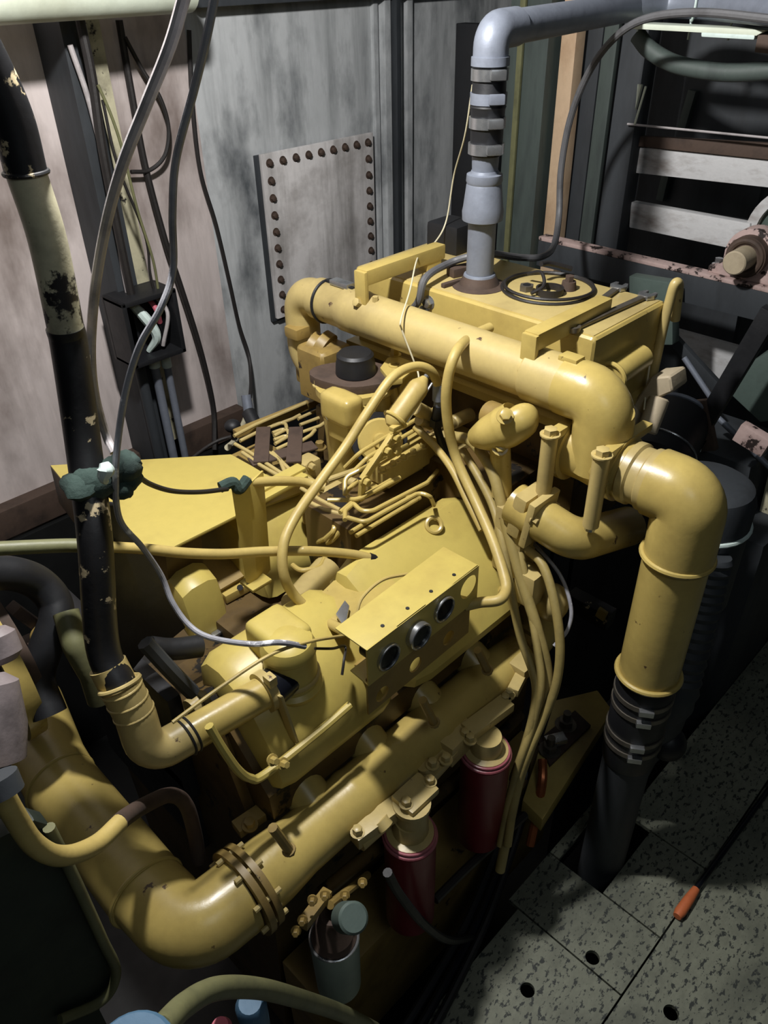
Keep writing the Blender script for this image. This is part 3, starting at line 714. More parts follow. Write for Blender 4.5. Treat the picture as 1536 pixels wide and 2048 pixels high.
# ================================================================== HEADER TANK
T = thing('header_tank', (1.42, 1.0, 1.02), 'yellow rectangular header tank behind the crossover pipe with tools on its lid', 'tank')
tz = 1.30
c1, c2, c3, c4 = P(722, 545, z=tz), P(1203, 672, z=tz), P(1320, 602, z=tz), P(858, 492, z=tz)
c1 = Vector((1.285, 1.38, tz)); c2 = Vector((1.285, .715, tz)); c3 = Vector((1.56, .715, tz)); c4 = Vector((1.56, 1.38, tz))
mb = MB(YEL); mb.prism([c1, c2, c3, c4], Vector((0, 0, -.20)), .012, 3); mb.use(TAN).span((1.295, .725, tz-.004), (1.55, 1.37, tz+.0015), .001); mb.use(YEL); mb.span((1.262, .70, 1.095), (1.58, 1.40, 1.115), .003); mb.build('tank_body', T)
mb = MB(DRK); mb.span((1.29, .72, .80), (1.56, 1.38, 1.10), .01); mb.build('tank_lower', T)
fq = P(958, 572, z=tz)
mb = MB(RUST); mb.lathe(Vector((fq.x, fq.y, tz-.005)), Vector((fq.x, fq.y, tz+.025)), [(0, .062), (.008, .06), (.012, .045), (.03, .036)], 28); mb.build('filler_flange', T)
for (a_, b_, cc_) in (((729, 612), (722, 542), (864, 486)), ((1058, 742), (1062, 668), (1190, 592))):
    xp = 1.164; f_ = P(*a_, x=xp); t_ = P(*b_, x=xp); yb = t_.y; e_ = P(*cc_, z=t_.z)
    mb = MB(YEL)
    mb.box((xp, yb, (f_.z+t_.z)/2-.01), (.012, .034, t_.z-f_.z+.02), None, .004)
    mb.box(((xp+e_.x)/2+.004, yb, t_.z-.014), (e_.x-xp+.006, .0335, .034), None, .005)
    mb.box((e_.x-.03, yb, (t_.z-.02+tz)/2), (.05, .03, t_.z-tz), None, .003)
    mb.build('strap_bracket', T)
    mb = MB(TAN); mb.bolt((xp-.005, yb+.004, f_.z+.004), Vector((-.8, 0, .5)), .010, .014); mb.bolt((xp+.012, yb-.03, f_.z+.004), Z, .007, .02); mb.build('strap_bolt', T)
mb = MB(YEL); qa, qb = P(1222, 755, y=.70), P(1285, 712, y=.70)
mb.cyl(qa, qb, .026, n=22, bev=.003); mb.ring(qa, qb-qa, .030, .005); mb.build('side_cylinder', T)
for p in ((858, 605), (848, 625)):
    mb = MB(STEEL); mb.bolt(P(*p, x=1.285), -X, .011, .012); mb.build('plug', T)
mb = MB(RUST, YEL); q = P(905, 555, z=tz); mb.bar(P(900, 545, z=tz+.012), P(945, 535, z=tz+.012), .03, .02); mb.bar(P(885, 572, z=tz+.006), P(925, 560, z=tz+.006), .012, .01); mb.build('lid_clip', T)
mb = MB(BLK); q = P(900, 500, z=tz); mb.box((q.x+.01, q.y, tz+.035), (.09, .10, .07), None, .012); mb.build('vent_block', T)

# ================================================================== CROSSOVER PIPE
PX, PZ = 1.19, 1.24
T = thing('crossover_pipe', (PX, 1.05, 1.15), 'fat yellow crossover pipe running sideways in front of the header tank', 'pipe')
ya, yb = P(655, 600, x=PX).y, .70
mb = MB(TAN); mb.lathe(Vector((PX, ya+.03, PZ)), Vector((PX, yb, PZ)), [(0, .049), (.10, .049), (.105, .052), (.15, .052), (.155, .050), (ya+.03-yb-.09, .050), (ya+.03-yb-.085, .054), (ya+.03-yb, .054)], 36); mb.build('tube', T)
mb = MB(TAN); e = Vector((PX, ya, PZ)); 
mb.pipe([e, e+Vector((0, .10, 0)), Vector((PX, ya+.10, 1.08)), Vector((PX, ya+.02, 1.02))], .043, .06, 26); mb.build('elbow', T)
mb = MB(BLK); mb.ring(e+Y*.0, Y, .050, .004); mb.build('seal_ring', T)
mb = MB(STEEL, BLK); q = P(690, 575, x=PX); q.z = PZ+.055; mb.bar(q+Y*.04, q-Y*.02, .025, .012); mb.use(BLK).bar(q+Y*.06+Z*-.006, q-Y*.03+Z*-.006, .012, .012); mb.build('hose_clamp', T)
# left thermostat body under the elbow
mb = MB(OCH); q = P(640, 715, y=1.40)
mb.cyl(P(620, 690, y=1.42), P(668, 718, y=1.36), .038, n=22); mb.box(P(650, 740, y=1.38), (.10, .10, .14), None, .02, 3); mb.box(P(596, 662, y=1.46), (.05, .05, .03), None, .01); mb.box(P(606, 715, y=1.47), (.022, .045, .14), None, .008)
mb.cyl(P(655, 700, y=1.38), P(640, 690, y=1.40), .042, n=22); mb.build('thermostat_body', T)
# right elbow turning down
d0 = Vector((PX, .60, 1.105))
mb = MB(YEL); mb.pipe([Vector((PX, .71, PZ)), Vector((PX, .625, PZ)), Vector((PX, .615, 1.10))], .056, .075, 30); mb.build('elbow', T)
mb = MB(YEL); q = P(1245, 825, x=PX-.0); mb.cyl(Vector((PX+.02, .60, 1.20)), P(1250, 826, x=PX), .018, n=16); mb.use(BLK).cyl(P(1249, 825, x=PX), P(1252, 827, x=PX), .013, n=14); mb.build('sensor_boss', T)
mb = MB(YEL); b0, b1 = P(1165, 760, x=PX-.04), P(1190, 765, x=PX-.04); mb.box(Vector((PX, .705, PZ+.055)), (.03, .04, .012), None, .004); mb.build('clamp_lug', T)

# ================================================================== DISCHARGE PIPE
QY = .43
T = thing('discharge_pipe', (PX, QY, 0), 'yellow water discharge pipe bending down to the floor at the right of the engine', 'pipe')
zr = 1.115
mb = MB(YEL); mb.lathe(Vector((PX, .70, zr)), Vector((PX, .545, zr)), [(0, .052), (.06, .052), (.10, .056), (.155, .056)], 32); mb.build('inlet_tube', T)
mb = MB(TAN); mb.lathe(Vector((PX, .555, zr)), Vector((PX, .49, zr)), [(0, .054), (.004, .060), (.018, .060), (.022, .055), (.038, .055), (.042, .060), (.058, .060), (.062, .056)], 32); mb.build('coupling', T)
mb = MB(YEL); mb.pipe([Vector((PX, .50, zr)), Vector((PX, QY, zr)), Vector((PX, QY-.002, .985))], .064, .068, 36); mb.build('elbow', T)
mb = MB(YEL); mb.cyl(Vector((PX, QY, .675)), Vector((PX, QY, .99)), .061, n=36); mb.build('riser', T)
for zz in (.985, .675):
    mb = MB(YEL); mb.ring(Vector((PX, QY, zz)), Z, .064, .006, 40); mb.build('weld_ring', T)
mb = MB(BLK); mb.lathe(Vector((PX, QY, .40)), Vector((PX, QY, .675)), [(0, .057), (.02, .06), (.24, .061), (.262, .054)], 32); mb.build('rubber_hose', T)
for zz in (.62, .585, .505, .47):
    mb = MB(DSTEEL, STEEL); mb.annulus(Vector((PX, QY, zz-.006)), Vector((PX, QY, zz+.006)), .0635, .059, 32)
    mb.use(STEEL).box(Vector((PX-.055, QY-.036, zz)), (.03, .012, .014), Matrix.Rotation(-.98, 3, 'Z'), .002); mb.build('hose_clamp', T)
mb = MB(DARKW); mb.cyl(Vector((PX, QY, -.10)), Vector((PX, QY, .42)), .054, n=32); mb.build('lower_tube', T)
# two clamp brackets with long bolts
for px0, px1, yy in ((1118, 1150, .675), (1197, 1255, .60)):
    pass
for yy, lb in ((.685, 'a'), (.575, 'b')):
    mb = MB(YEL)
    mb.bar(Vector((PX-.085, yy, zr+.055)), Vector((PX+.085, yy, zr+.055)), .022, .016)
    mb.annulus(Vector((PX, yy-.012, zr)), Vector((PX, yy+.012, zr)), .064, .052, 32)
    mb.build('clamp_bar', T)
    for sx in (-1,):
        mb = MB(TAN); a_ = Vector((PX+.075*sx, yy, zr+.06)); mb.cyl(a_, a_-Z*.155, .0155, n=16); mb.bolt(a_+Z*.0, Z, .013, .012); mb.build('clamp_bolt', T)
        mb = MB(STEEL); mb.cyl(a_-Z*.15, a_-Z*.165, .010, n=10); mb.build('nut', T)

# ================================================================== EXHAUST PIPE lower left
T = thing('exhaust_pipe', (.24, 1.0, .3), 'fat yellow exhaust bend at the lower left leading off the manifold flange', 'pipe')
EX = .215
mb = MB(YEL); mb.pipe([Vector((.325, MY, MZ)), Vector((EX+.01, MY+.005, MZ)), Vector((EX, MY+.14, MZ)), ], .066, .10, 36); mb.build('elbow', T)
mb = MB(YEL); mb.pipe([Vector((EX, MY+.115, MZ)), Vector((EX, 1.12, MZ)), Vector((EX+.01, 1.20, MZ-.005)), Vector((EX+.06, 1.42, MZ-.05))], .068, .1, 36); mb.build('run_tube', T)
for yy in (MY+.12, 1.13):
    mb = MB(YEL); mb.ring(Vector((EX, yy, MZ)), Y, .067, .004, 36); mb.build('weld_ring', T)

# ================================================================== COOLANT HOSE + STANDPIPE
T = thing('coolant_pipe', (.38, .82, .8), 'yellow coolant pipe with clamped elbow running to the thermostat housing', 'pipe')
k0 = Vector((.295, .825, .89)); 
mb = MB(TAN); mb.pipe([Vector((.36, .818, .888)), k0+Vector((-.01, 0, 0)), Vector((.292, .845, .965)), Vector((.290, .865, 1.02))], .031, .05, 28); mb.build('elbow', T)
mb = MB(YEL); mb.cyl(Vector((.345, .818, .888)), Vector((.50, .803, .885)), .029, n=28); mb.build('tube', T)
for t in (.348, .358):
    mb = MB(BLK); mb.ring(Vector((t, .818, .888)), X, .0315, .0022); mb.build('hose_clamp', T)
mb = MB(TAN); mb.annulus(Vector((.492, .804, .885)), Vector((.508, .803, .885)), .037, .029); mb.box((.50, .785, .925), (.016, .02, .02), None, .003); mb.bar(Vector((.502, .77, .90)), Vector((.505, .745, .80)), .022, .006, X); mb.build('end_clamp', T)
mb = MB(TAN); 
for t in (0, .5, 1): q = Vector((.2918, .848, .972)).lerp(Vector((.290, .863, 1.015)), t); mb.ring(q, Vector((-.02, .30, 1)), .030, .0025, 28)
mb.build('hose_ridge', T)
st = [Vector((.290, .866, 1.02)), P(205, 1290, y=.90), P(190, 1080, y=.93), P(168, 900, y=.98), P(140, 700, y=1.0), P(95, 480, y=1.0), P(40, 320, y=1.0), P(-12, 160, y=1.0)]
T = thing('standpipe', tuple(st[0]), 'long standpipe with chipped black and cream paint rising along the left side', 'pipe')
mb = MB(BPNT); mb.tube(st[0:5]+[P(130, 655, y=1.0)], .0245, 24); mb.build('lower_tube', T)
mb = MB(CREAM); mb.tube([P(132, 660, y=1.0), P(95, 480, y=1.0), P(52, 345, y=1.0)], .0235, 24); mb.build('middle_tube', T)
mb = MB(BPNT); mb.tube([P(52, 345, y=1.0), P(25, 240, y=1.0), P(-14, 150, y=1.0), P(-60, 60, y=1.0)], .0245, 24); mb.ring(P(52, 345, y=1.0), P(25, 240, y=1.0)-P(52, 345, y=1.0), .0245, .003); mb.build('upper_tube', T)
mb = MB(TAN); mb.cyl(st[0]-Z*.02, P(215, 1330, y=.89), .0285, n=24); mb.ring(st[0]+Z*.0, st[1]-st[0], .030, .004); mb.box(P(255, 1375, y=.87), (.03, .02, .02), None, .003); mb.build('hose_socket', T)
# ================================================================== HOSES
def path(*a): return [P(q[0], q[1], **q[2]) for q in a]
def x_(v): return {'x': v}
def y_(v): return {'y': v}
def z_(v): return {'z': v}
T = thing('fuel_hose', tuple(P(876, 780, y=1.0)), 'long yellow hose arching over the engine from a grey fitting down to the gauge panel', 'hose')
mb = MB(HOSE); mb.tube(path((877, 772, y_(.99)), (862, 742, y_(.99)), (830, 733, y_(1.0)), (785, 755, y_(1.0)), (735, 825, y_(1.0)), (690, 895, y_(1.0)), (635, 970, y_(.99)), (590, 1035, y_(.97)), (567, 1090, y_(.95)), (568, 1150, y_(.93)), (592, 1195, y_(.92)), (640, 1235, y_(.88)), (688, 1262, y_(.79))), .0098, 14); mb.build('hose_tube', T)
mb = MB(GREY, BLK); a, b = P(877, 768, y=.99), P(876, 800, y=.99); mb.cyl(a, b, .0125, n=12); mb.cyl(b, P(876, 815, y=.99), .010, n=6); mb.use(BLK).cyl(P(876, 812, y=.99), P(872, 850, y=.99), .011, n=12); mb.cyl(P(873, 838, y=.99), P(872, 852, y=.99), .015, n=6); mb.tube(path((872, 850, y_(.99)), (885, 890, y_(.98)), (905, 930, y_(.95)), (930, 985, y_(.92))), .009, 10); mb.build('fitting', T)

flex('coolant_hose', HOSE, path((980, 655, x_(1.26)), (945, 672, x_(1.2)), (912, 705, x_(1.1)), (894, 770, x_(1.07)), (895, 840, x_(1.07)), (912, 915, x_(1.08)), (950, 1000, x_(1.06)), (985, 1080, x_(1.02)), (1008, 1150, x_(.98)), (1012, 1180, x_(.96)), (998, 1200, x_(.93)), (960, 1205, x_(.91)), (930, 1212, x_(.89))), .0105,
     'yellow hose looping down from the header tank and back behind the gauge panel', 'hose', 'yellow hoses at the right end', 14)
flex('coolant_hose', HOSEO, path((905, 872, x_(1.13)), (945, 885, x_(1.12)), (985, 945, x_(1.10)), (1010, 1040, x_(1.08)), (1040, 1150, x_(1.06)), (1075, 1260, x_(1.04)), (1095, 1350, x_(1.03)), (1085, 1430, x_(1.0)), (1060, 1495, x_(.96)), (1035, 1570, x_(.92)), (1012, 1680, x_(.88)), (1000, 1740, x_(.86))), .0115,
     'thickest yellow hose hanging down the right end, starting left of the round elbow', 'hose', 'yellow hoses at the right end', 14)
flex('coolant_hose', HOSEO, path((1050, 1095, x_(1.09)), (1085, 1130, x_(1.08)), (1108, 1200, x_(1.06)), (1120, 1290, x_(1.04)), (1112, 1370, x_(1.02)), (1085, 1440, x_(.99)), (1050, 1520, x_(.94)), (1030, 1590, x_(.91)), (1015, 1690, x_(.87))), .0095,
     'yellow hose outermost to the right, dropping beside the pump', 'hose', 'yellow hoses at the right end', 12)
flex('coolant_hose', HOSEO, path((1015, 1050, x_(1.10)), (1040, 1110, x_(1.075)), (1060, 1210, x_(1.05)), (1075, 1300, x_(1.02)), (1082, 1370, x_(1.0)), (1065, 1450, x_(.97)), (1040, 1520, x_(.93)), (1018, 1600, x_(.90)), (1000, 1690, x_(.87))), .0085,
     'yellow hose between the thickest and the outermost of the hanging hoses', 'hose', 'yellow hoses at the right end', 12)
flex('coolant_hose', HOSE, path((830, 853, x_(1.12)), (870, 893, x_(1.12)), (905, 940, x_(1.10)), (935, 1000, x_(1.08)), (965, 1060, x_(1.06))), .0085,
     'pale scuffed yellow hose running down from the pipe stubs behind the long arching hose', 'hose', 'yellow hoses at the right end', 12)
flex('coolant_hose', HOSEO, path((925, 900, x_(1.14)), (955, 950, x_(1.12)), (985, 1010, x_(1.10)), (1003, 1075, x_(1.07)), (1020, 1170, x_(1.04)), (1040, 1270, x_(1.02)), (1070, 1360, x_(1.0)), (1068, 1420, x_(.98)), (1050, 1490, x_(.95)), (1025, 1560, x_(.92))), .009,
     'yellow hose nearest the right valve cover among the hanging hoses', 'hose', 'yellow hoses at the right end', 12)
flex('capillary_tube', CABP, path((1010, 1030, x_(1.11)), (1070, 1090, x_(1.12)), (1120, 1150, x_(1.12)), (1142, 1215, x_(1.10)), (1135, 1260, x_(1.08)), (1108, 1292, x_(1.05))), .004, 'thin dark tube with a scuffed white end curving out right of the yellow hoses', 'tube')
T = thing('air_hose', tuple(P(300, 1098, y=1.04)), 'yellow hose lying straight across the engine from the left edge, its end black', 'hose')
mb = MB(HOSEG); mb.tube(path((-20, 1098, y_(1.12)), (60, 1094, y_(1.1)), (140, 1091, y_(1.08)), (200, 1093, y_(1.06))), .0115, 12); mb.build('grimy_end', T)
mb = MB(HOSE); mb.tube(path((200, 1093, y_(1.06)), (290, 1098, y_(1.04)), (370, 1106, y_(1.02)), (450, 1108, y_(1.0)), (530, 1103, y_(.98)), (620, 1102, y_(.95)), (700, 1108, y_(.92)), (740, 1116, y_(.90))), .0095, 12); mb.build('hose_tube', T)
mb = MB(BLK); mb.tube(path((738, 1115, y_(.90)), (780, 1127, y_(.88)), (830, 1146, y_(.85))), [.010, .0105, .0105], 12); mb.build('rubber_end', T)
flex('panel_wire', HOSE, path((712, 1232, z_(.93)), (725, 1195, z_(.95)), (765, 1160, z_(.96)), (815, 1148, z_(.95))), .0032, 'thin yellow tube arching up behind the gauge panel', 'tube', None, 8)
flex('panel_wire', HOSE, path((345, 1445, y_(.78)), (440, 1375, y_(.78)), (540, 1310, y_(.77)), (620, 1283, y_(.76)), (685, 1272, y_(.77))), .003, 'thin yellow tube running along the coolant pipe to the gauge panel', 'tube', None, 8)
flex('panel_wire', CABK, path((630, 1297, y_(.76)), (665, 1297, y_(.76)), (690, 1293, y_(.77)), (688, 1320, y_(.75)), (684, 1350, y_(.74))), .0025, 'thin black wire hanging below the left end of the gauge panel', 'wire', None, 8)
flex('return_hose', HOSE, path((500, 965, y_(1.1)), (560, 962, y_(1.09)), (610, 965, y_(1.08)), (650, 975, y_(1.05))), .010, 'short yellow hose joining the angle bracket top to the fuel lines', 'hose', None, 12)
flex('bracket_wrap', RAG, path((440, 975, y_(1.09)), (465, 965, y_(1.085)), (478, 978, y_(1.08)), (495, 958, y_(1.085))), .011, 'rag scrap knotted round the top of the angle bracket', 'rag')
flex('drain_hose', HOSE, path((-10, 1560, y_(.66)), (25, 1625, y_(.66)), (70, 1690, y_(.66)), (125, 1712, y_(.67)), (190, 1690, y_(.69)), (240, 1645, y_(.71))), .0125, 'olive yellow hose bent like a hook in front of the exhaust bend', 'hose', None, 14)
flex('breather_hose', RUST, path((236, 1648, y_(.72)), (250, 1635, y_(.76)), (290, 1610, y_(.82)), (340, 1590, y_(.84)), (372, 1610, y_(.84)), (390, 1670, y_(.84)), (398, 1720, y_(.84))), .013, 'brown curved hose over the dark gap right of the exhaust bend', 'hose', None, 14)
flex('radiator_hose', BLK, path((-20, 1145, y_(1.2)), (30, 1148, y_(1.2)), (75, 1165, y_(1.2)), (108, 1200, y_(1.18)), (112, 1240, y_(1.16)), (90, 1300, y_(1.15)), (75, 1360, y_(1.14)), (100, 1430, y_(1.1))), .030, 'thick black rubber hose curving down at the left edge', 'hose', None, 18)
flex('stub_hose', BLK, path((300, 1290, y_(1.0)), (345, 1298, y_(.99)), (400, 1292, y_(.98))), [.016, .02, .021], 'short black rubber hose stub in the gap below the far head', 'hose', None, 14)
flex('strap', DARKW, path((290, 1285, y_(.94)), (340, 1340, y_(.92)), (385, 1385, y_(.91))), .014, 'dark slanting strap beside the black hose stub', 'strap', None, 8)
flex('suction_hose', HOSEG, path((320, 2060, y_(.42)), (370, 2010, y_(.45)), (430, 1978, y_(.47)), (510, 1976, y_(.48)), (590, 1995, y_(.49)), (680, 2025, y_(.50)), (750, 2060, y_(.50))), .0135, 'dusty olive hose arching along the bottom edge of the room', 'hose', None, 14)
for k, (o, lb) in enumerate(((0, 'left'), (17, 'middle'), (33, 'right'))):
    flex('floor_cable', BLKG if k == 1 else BLK, path((1062-o*.3, 1490+o, z_(.12)), (1030+o*.6, 1590+o*.6, z_(.06)), (985+o, 1720, z_(.02)), (930+o*1.2, 1850, z_(.012)), (850+o*1.6, 1990, z_(.012)), (800+o*1.8, 2070, z_(.012))), .010,
         '%s of the three black cables lying side by side along the floor edge' % lb, 'cable', 'black cables along the floor edge', 10)
flex('oil_hose', BLK, path((775, 1745, y_(.56)), (800, 1790, y_(.55)), (850, 1850, y_(.53)), (900, 1880, y_(.53)), (960, 1870, y_(.54))), .009, 'thin black hose sagging below the nearer red filter', 'hose')
flex('oil_hose', CABK, path((870, 1800, y_(.57)), (930, 1740, y_(.57)), (985, 1690, y_(.57)), (1050, 1630, y_(.57))), .010, 'dull black hose rising past the red filters to the engine mount', 'hose')
flex('copper_hose', COPPER, path((1085, 1520, z_(.19)), (1085, 1560, z_(.17)), (1075, 1620, z_(.10)), (1060, 1690, z_(.02))), .012, 'short coppery pipe bending down at the engine mount', 'pipe')

# ================================================================== CABLES
flex('hanging_cable', CABG, path((372, -20, y_(.80)), (340, 90, y_(.82)), (290, 215, y_(.86)), (245, 330, y_(.9)), (212, 450, y_(.95)), (190, 580, y_(1.0)), (182, 700, y_(1.03)), (190, 790, y_(1.05)), (212, 870, y_(1.06)), (228, 905, y_(1.04))), .0068, 'thick grey cable hanging from the overhead pipe to the rag knot', 'cable')
flex('hanging_cable', CABP, path((432, -20, y_(.75)), (412, 80, y_(.77)), (388, 180, y_(.8)), (352, 320, y_(.84)), (345, 430, y_(.86)), (346, 540, y_(.88)), (322, 615, y_(.88)), (280, 690, y_(.9)), (252, 780, y_(.92)), (236, 880, y_(.93)), (231, 960, y_(.93)), (240, 1040, y_(.95)), (285, 1095, y_(.95)), (322, 1150, y_(.95)), (345, 1205, y_(.93)), (378, 1250, y_(.90)), (420, 1275, y_(.86)), (500, 1288, y_(.80)), (560, 1285, y_(.77)), (610, 1293, y_(.76))), .0048, 'grey cable spattered with white paint, running from the top to the gauge panel', 'cable')
flex('wall_cable', CABK, path((238, 40, y_(2.27)), (262, 180, y_(2.27)), (290, 330, y_(2.27)), (330, 480, y_(2.26)), (360, 570, y_(2.26)), (395, 680, y_(2.26)), (418, 770, y_(2.26)), (428, 830, y_(2.25)), (429, 900, y_(2.2))), .010, 'black cable slanting down the stained left wall right of the junction box', 'cable')
flex('wall_cable', CABK, path((250, 75, y_(2.26)), (285, 140, y_(2.26)), (320, 195, y_(2.25)), (337, 255, y_(2.25)), (330, 310, y_(2.25)), (300, 340, y_(2.26)), (262, 344, y_(2.26))), .006, 'thin black cable making a wide loop on the left wall', 'cable')
flex('wall_cable', CABK, path((378, 60, y_(2.28)), (384, 200, y_(2.28)), (400, 340, y_(2.28)), (432, 450, y_(2.28)), (458, 560, y_(2.28)), (478, 650, y_(2.28)), (497, 710, y_(2.26)), (502, 760, y_(2.2)), (500, 800, y_(2.1))), .007, 'thin black cable following the seam between the two wall plates', 'cable')
flex('wall_cable', WIRE, path((500, 800, y_(2.1)), (490, 840, y_(1.95)), (470, 880, y_(1.75)), (455, 895, y_(1.65))), .009, 'pale end of a cable dropping from the wall to the far injection lines', 'cable')
flex('wall_cable', CABK, path((262, 1000, y_(1.7)), (330, 960, y_(1.8)), (420, 890, y_(1.75)), (475, 870, y_(1.7)), (520, 860, y_(1.62))), .005, 'thin dark cable behind the yellow heat shield', 'cable')
flex('tie_cord', CABK, path((272, 948, y_(1.02)), (300, 968, y_(1.04)), (345, 982, y_(1.06)), (400, 984, y_(1.07)), (455, 978, y_(1.08))), .0045, 'black cord tied from the rag knot across the heat shield to the angle bracket', 'cord')
flex('signal_wire', WIRE, path((945, 170, x_(1.42)), (930, 270, x_(1.45)), (908, 350, x_(1.5)), (893, 440, x_(1.5)), (872, 482, x_(1.45)), (843, 506, x_(1.38)), (832, 525, x_(1.3)), (820, 580, x_(1.22)), (802, 640, x_(1.135)), (804, 660, x_(1.135)), (825, 715, x_(1.14)), (836, 745, x_(1.14)), (838, 765, x_(1.10))), .0019, 'thin pale wire dropping over the header tank and the crossover pipe', 'wire', None, 8)
flex('tank_cable', CABM, path((822, 622, x_(1.27)), (838, 600, x_(1.262)), (852, 555, z_(1.325)), (900, 526, z_(1.33)), (945, 512, z_(1.345)), (985, 508, z_(1.335)), (1040, 515, x_(1.66)), (1085, 513, x_(1.72)), (1108, 490, x_(1.8)), (1118, 430, x_(1.88)), (1122, 340, x_(1.9)), (1140, 240, x_(1.9)), (1175, 150, x_(1.88)), (1225, 80, x_(1.86)), (1290, 38, x_(1.85)), (1400, 25, x_(1.84)), (1560, 40, x_(1.84))), .0085, 'black cable from the header tank sweeping up to the grey overhead pipe', 'cable')
flex('fitting_wire', WIRE, path((1305, 690, x_(1.55)), (1295, 760, x_(1.5)), (1288, 820, x_(1.45))), .002, 'thin pale wire hanging on the dusty cast fitting', 'wire', None, 8)

# rag knotted round standpipe
q = P(215, 950, y=.955)
T = thing('tied_rag', tuple(q), 'dark green rag knotted round the standpipe with a pale torn strip', 'rag')
mb = MB(RAG)
for p, r, sc in (((185, 965), .032, (1.1, .9, .8)), ((225, 945), .026, (1.1, .8, 1)), ((248, 935), .026, (1, .9, 1)), ((255, 955), .022, (1, 1, 1)), ((235, 975), .022, (.9, .9, 1.2)), ((265, 925), .014, (1, 1, 1.2)), ((160, 970), .028, (1, 1, .6))):
    mb.ball(P(*p, y=.955), r, sc, Matrix.Rotation(random.random()*3, 3, 'X'), 12)
o = mb.build('knot', T)
dm = o.modifiers.new('crumple', 'DISPLACE'); tx = bpy.data.textures.new('crumple', 'CLOUDS'); tx.noise_scale = .018; dm.texture = tx; dm.strength = .014
mb = MB(PALER); mb.tube(path((208, 925, y_(.925)), (212, 940, y_(.92)), (207, 955, y_(.922)), (212, 965, y_(.925))), [.006, .012, .008, .004], 8); mb.build('pale_strip', T)

# ================================================================== VENT PIPE (grey)
T = thing('vent_pipe', (fq.x, fq.y, 1.3), 'grey upright vent pipe on the header tank with clamped black coupling, turning along the overhead', 'pipe')
vx, vy = fq.x, fq.y
def vz(py): return P(968, py, x=vx).z
mb = MB(GREY); mb.cyl(Vector((vx, vy, 1.31)), Vector((vx, vy, vz(430))), .030, n=28); mb.ring(Vector((vx, vy, 1.325)), Z, .031, .005); mb.build('riser', T)
mb = MB(GREY); z1, z2 = vz(442), vz(340)
mb.lathe(Vector((vx, vy, z1)), Vector((vx, vy, z2)), [(0, .034), (.003, .043), (.02, .044), (.03, .042), ((z2-z1)*.72, .037), ((z2-z1)*.75, .036), ((z2-z1)*.8, .038), ((z2-z1)*.93, .037), ((z2-z1)*.95, .03), (z2-z1, .028)], 28); mb.build('reducer', T)
mb = MB(GREY); mb.lathe(Vector((vx, vy, vz(352))), Vector((vx, vy, vz(305))), [(0, .026), (.04, .028), (vz(305)-vz(352), .024)], 20); mb.build('nipple', T)
mb = MB(BLK); za, zb = vz(310), vz(120)
mb.lathe(Vector((vx, vy, za)), Vector((vx, vy, zb)), [(0, .030), (.01, .032), ((zb-za)*.5, .034), ((zb-za)*.53, .036), ((zb-za)*.56, .034), (zb-za, .032)], 28); mb.build('rubber_coupling', T)
for py in (295, 243, 195, 147):
    zc = vz(py); mb = MB(STEEL if py != 195 else GREY); mb.annulus(Vector((vx, vy, zc-.010)), Vector((vx, vy, zc+.010)), .0365, .031, 32); mb.box((vx-.02, vy-.036, zc+.002), (.03, .014, .018), Matrix.Rotation(-.7, 3, 'Z'), .003); mb.build('hose_clamp', T)
zt2 = P(1000, 62, x=vx).z
h1_, h2_ = P(1115, 45, z=zt2+.006), P(1262, 14, z=zt2+.01)
mb = MB(GREY); e1_ = Vector((vx, vy, zt2)); dirv = (h2_-e1_).normalized()
mb.pipe([Vector((vx, vy, vz(128))), e1_, e1_+dirv*.085], .034, .05, 28); mb.cyl(Vector((vx, vy, vz(130))), Vector((vx, vy, vz(112))), .037, n=28); mb.build('elbow', T)
mb = MB(GREY); mb.cyl(e1_+dirv*.07, h2_+dirv*.02, .0305, n=28); mb.tube([h2_, P(1340, 8, z=zt2+.012), P(1450, 12, z=zt2+.012), P(1580, 22, z=zt2+.012)], .031, 24, True); mb.build('run_tube', T)
for p in (1283, 1388, 1470):
    mb = MB(PALER); q = P(p, 10, z=zt2+.012); mb.ring(q, Vector((.5, -.8, 0)), .033, .003, 24, 6); mb.tube([q-Z*.03, q-Z*.07], .003, 6); mb.build('string_tie', T)

# ================================================================== TOOLS ON THE TANK
for k, (p, q, tip, lb) in enumerate((((1150, 655), (1292, 592), (1292, 592), 'longer combination spanner lying nearest the front edge of the tank lid'), ((1160, 632), (1236, 575), (1236, 575), 'shorter dark spanner lying behind the longer one on the tank lid'))):
    a, b = P(*p, z=1.307), P(*q, z=1.307)
    T = thing('spanner', tuple(a), lb, 'spanner', 'spanners on the tank lid')
    d_ = (b-a).normalized(); sd = d_.cross(Z)
    mb = MB(DSTEEL); mb.bar(a, b, .015, .007); mb.annulus(a-d_*.008-Z*.004, a-d_*.008+Z*.006, .016, .009, 20); mb.build('shank', T)
    mb = MB(STEEL); L0 = b
    jaw = [L0-d_*.014-sd*.012, L0-d_*.014+sd*.012, L0+d_*.002+sd*.019, L0+d_*.022+sd*.014, L0+d_*.022+sd*.007, L0+d_*.006+sd*.006, L0+d_*.006-sd*.006, L0+d_*.022-sd*.007, L0+d_*.022-sd*.014, L0+d_*.002-sd*.019]
    mb.prism([v-Z*.004 for v in jaw], Z*.009, .0015); mb.build('jaw', T)
cq = P(1094, 580, z=1.30)
T = thing('wire_coil', (cq.x, cq.y, 1.30), 'ring of dark wire with scrap bits lying on the tank lid', 'wire coil')
mb = MB(CABK)
for k in range(2): mb.ring(Vector((cq.x+.003*k, cq.y-.002*k, 1.305+.005*k)), Vector((.03*k, .02*k-.01, 1)), .099-.002*k, .0035, 40, 6)
mb.build('loops', T)
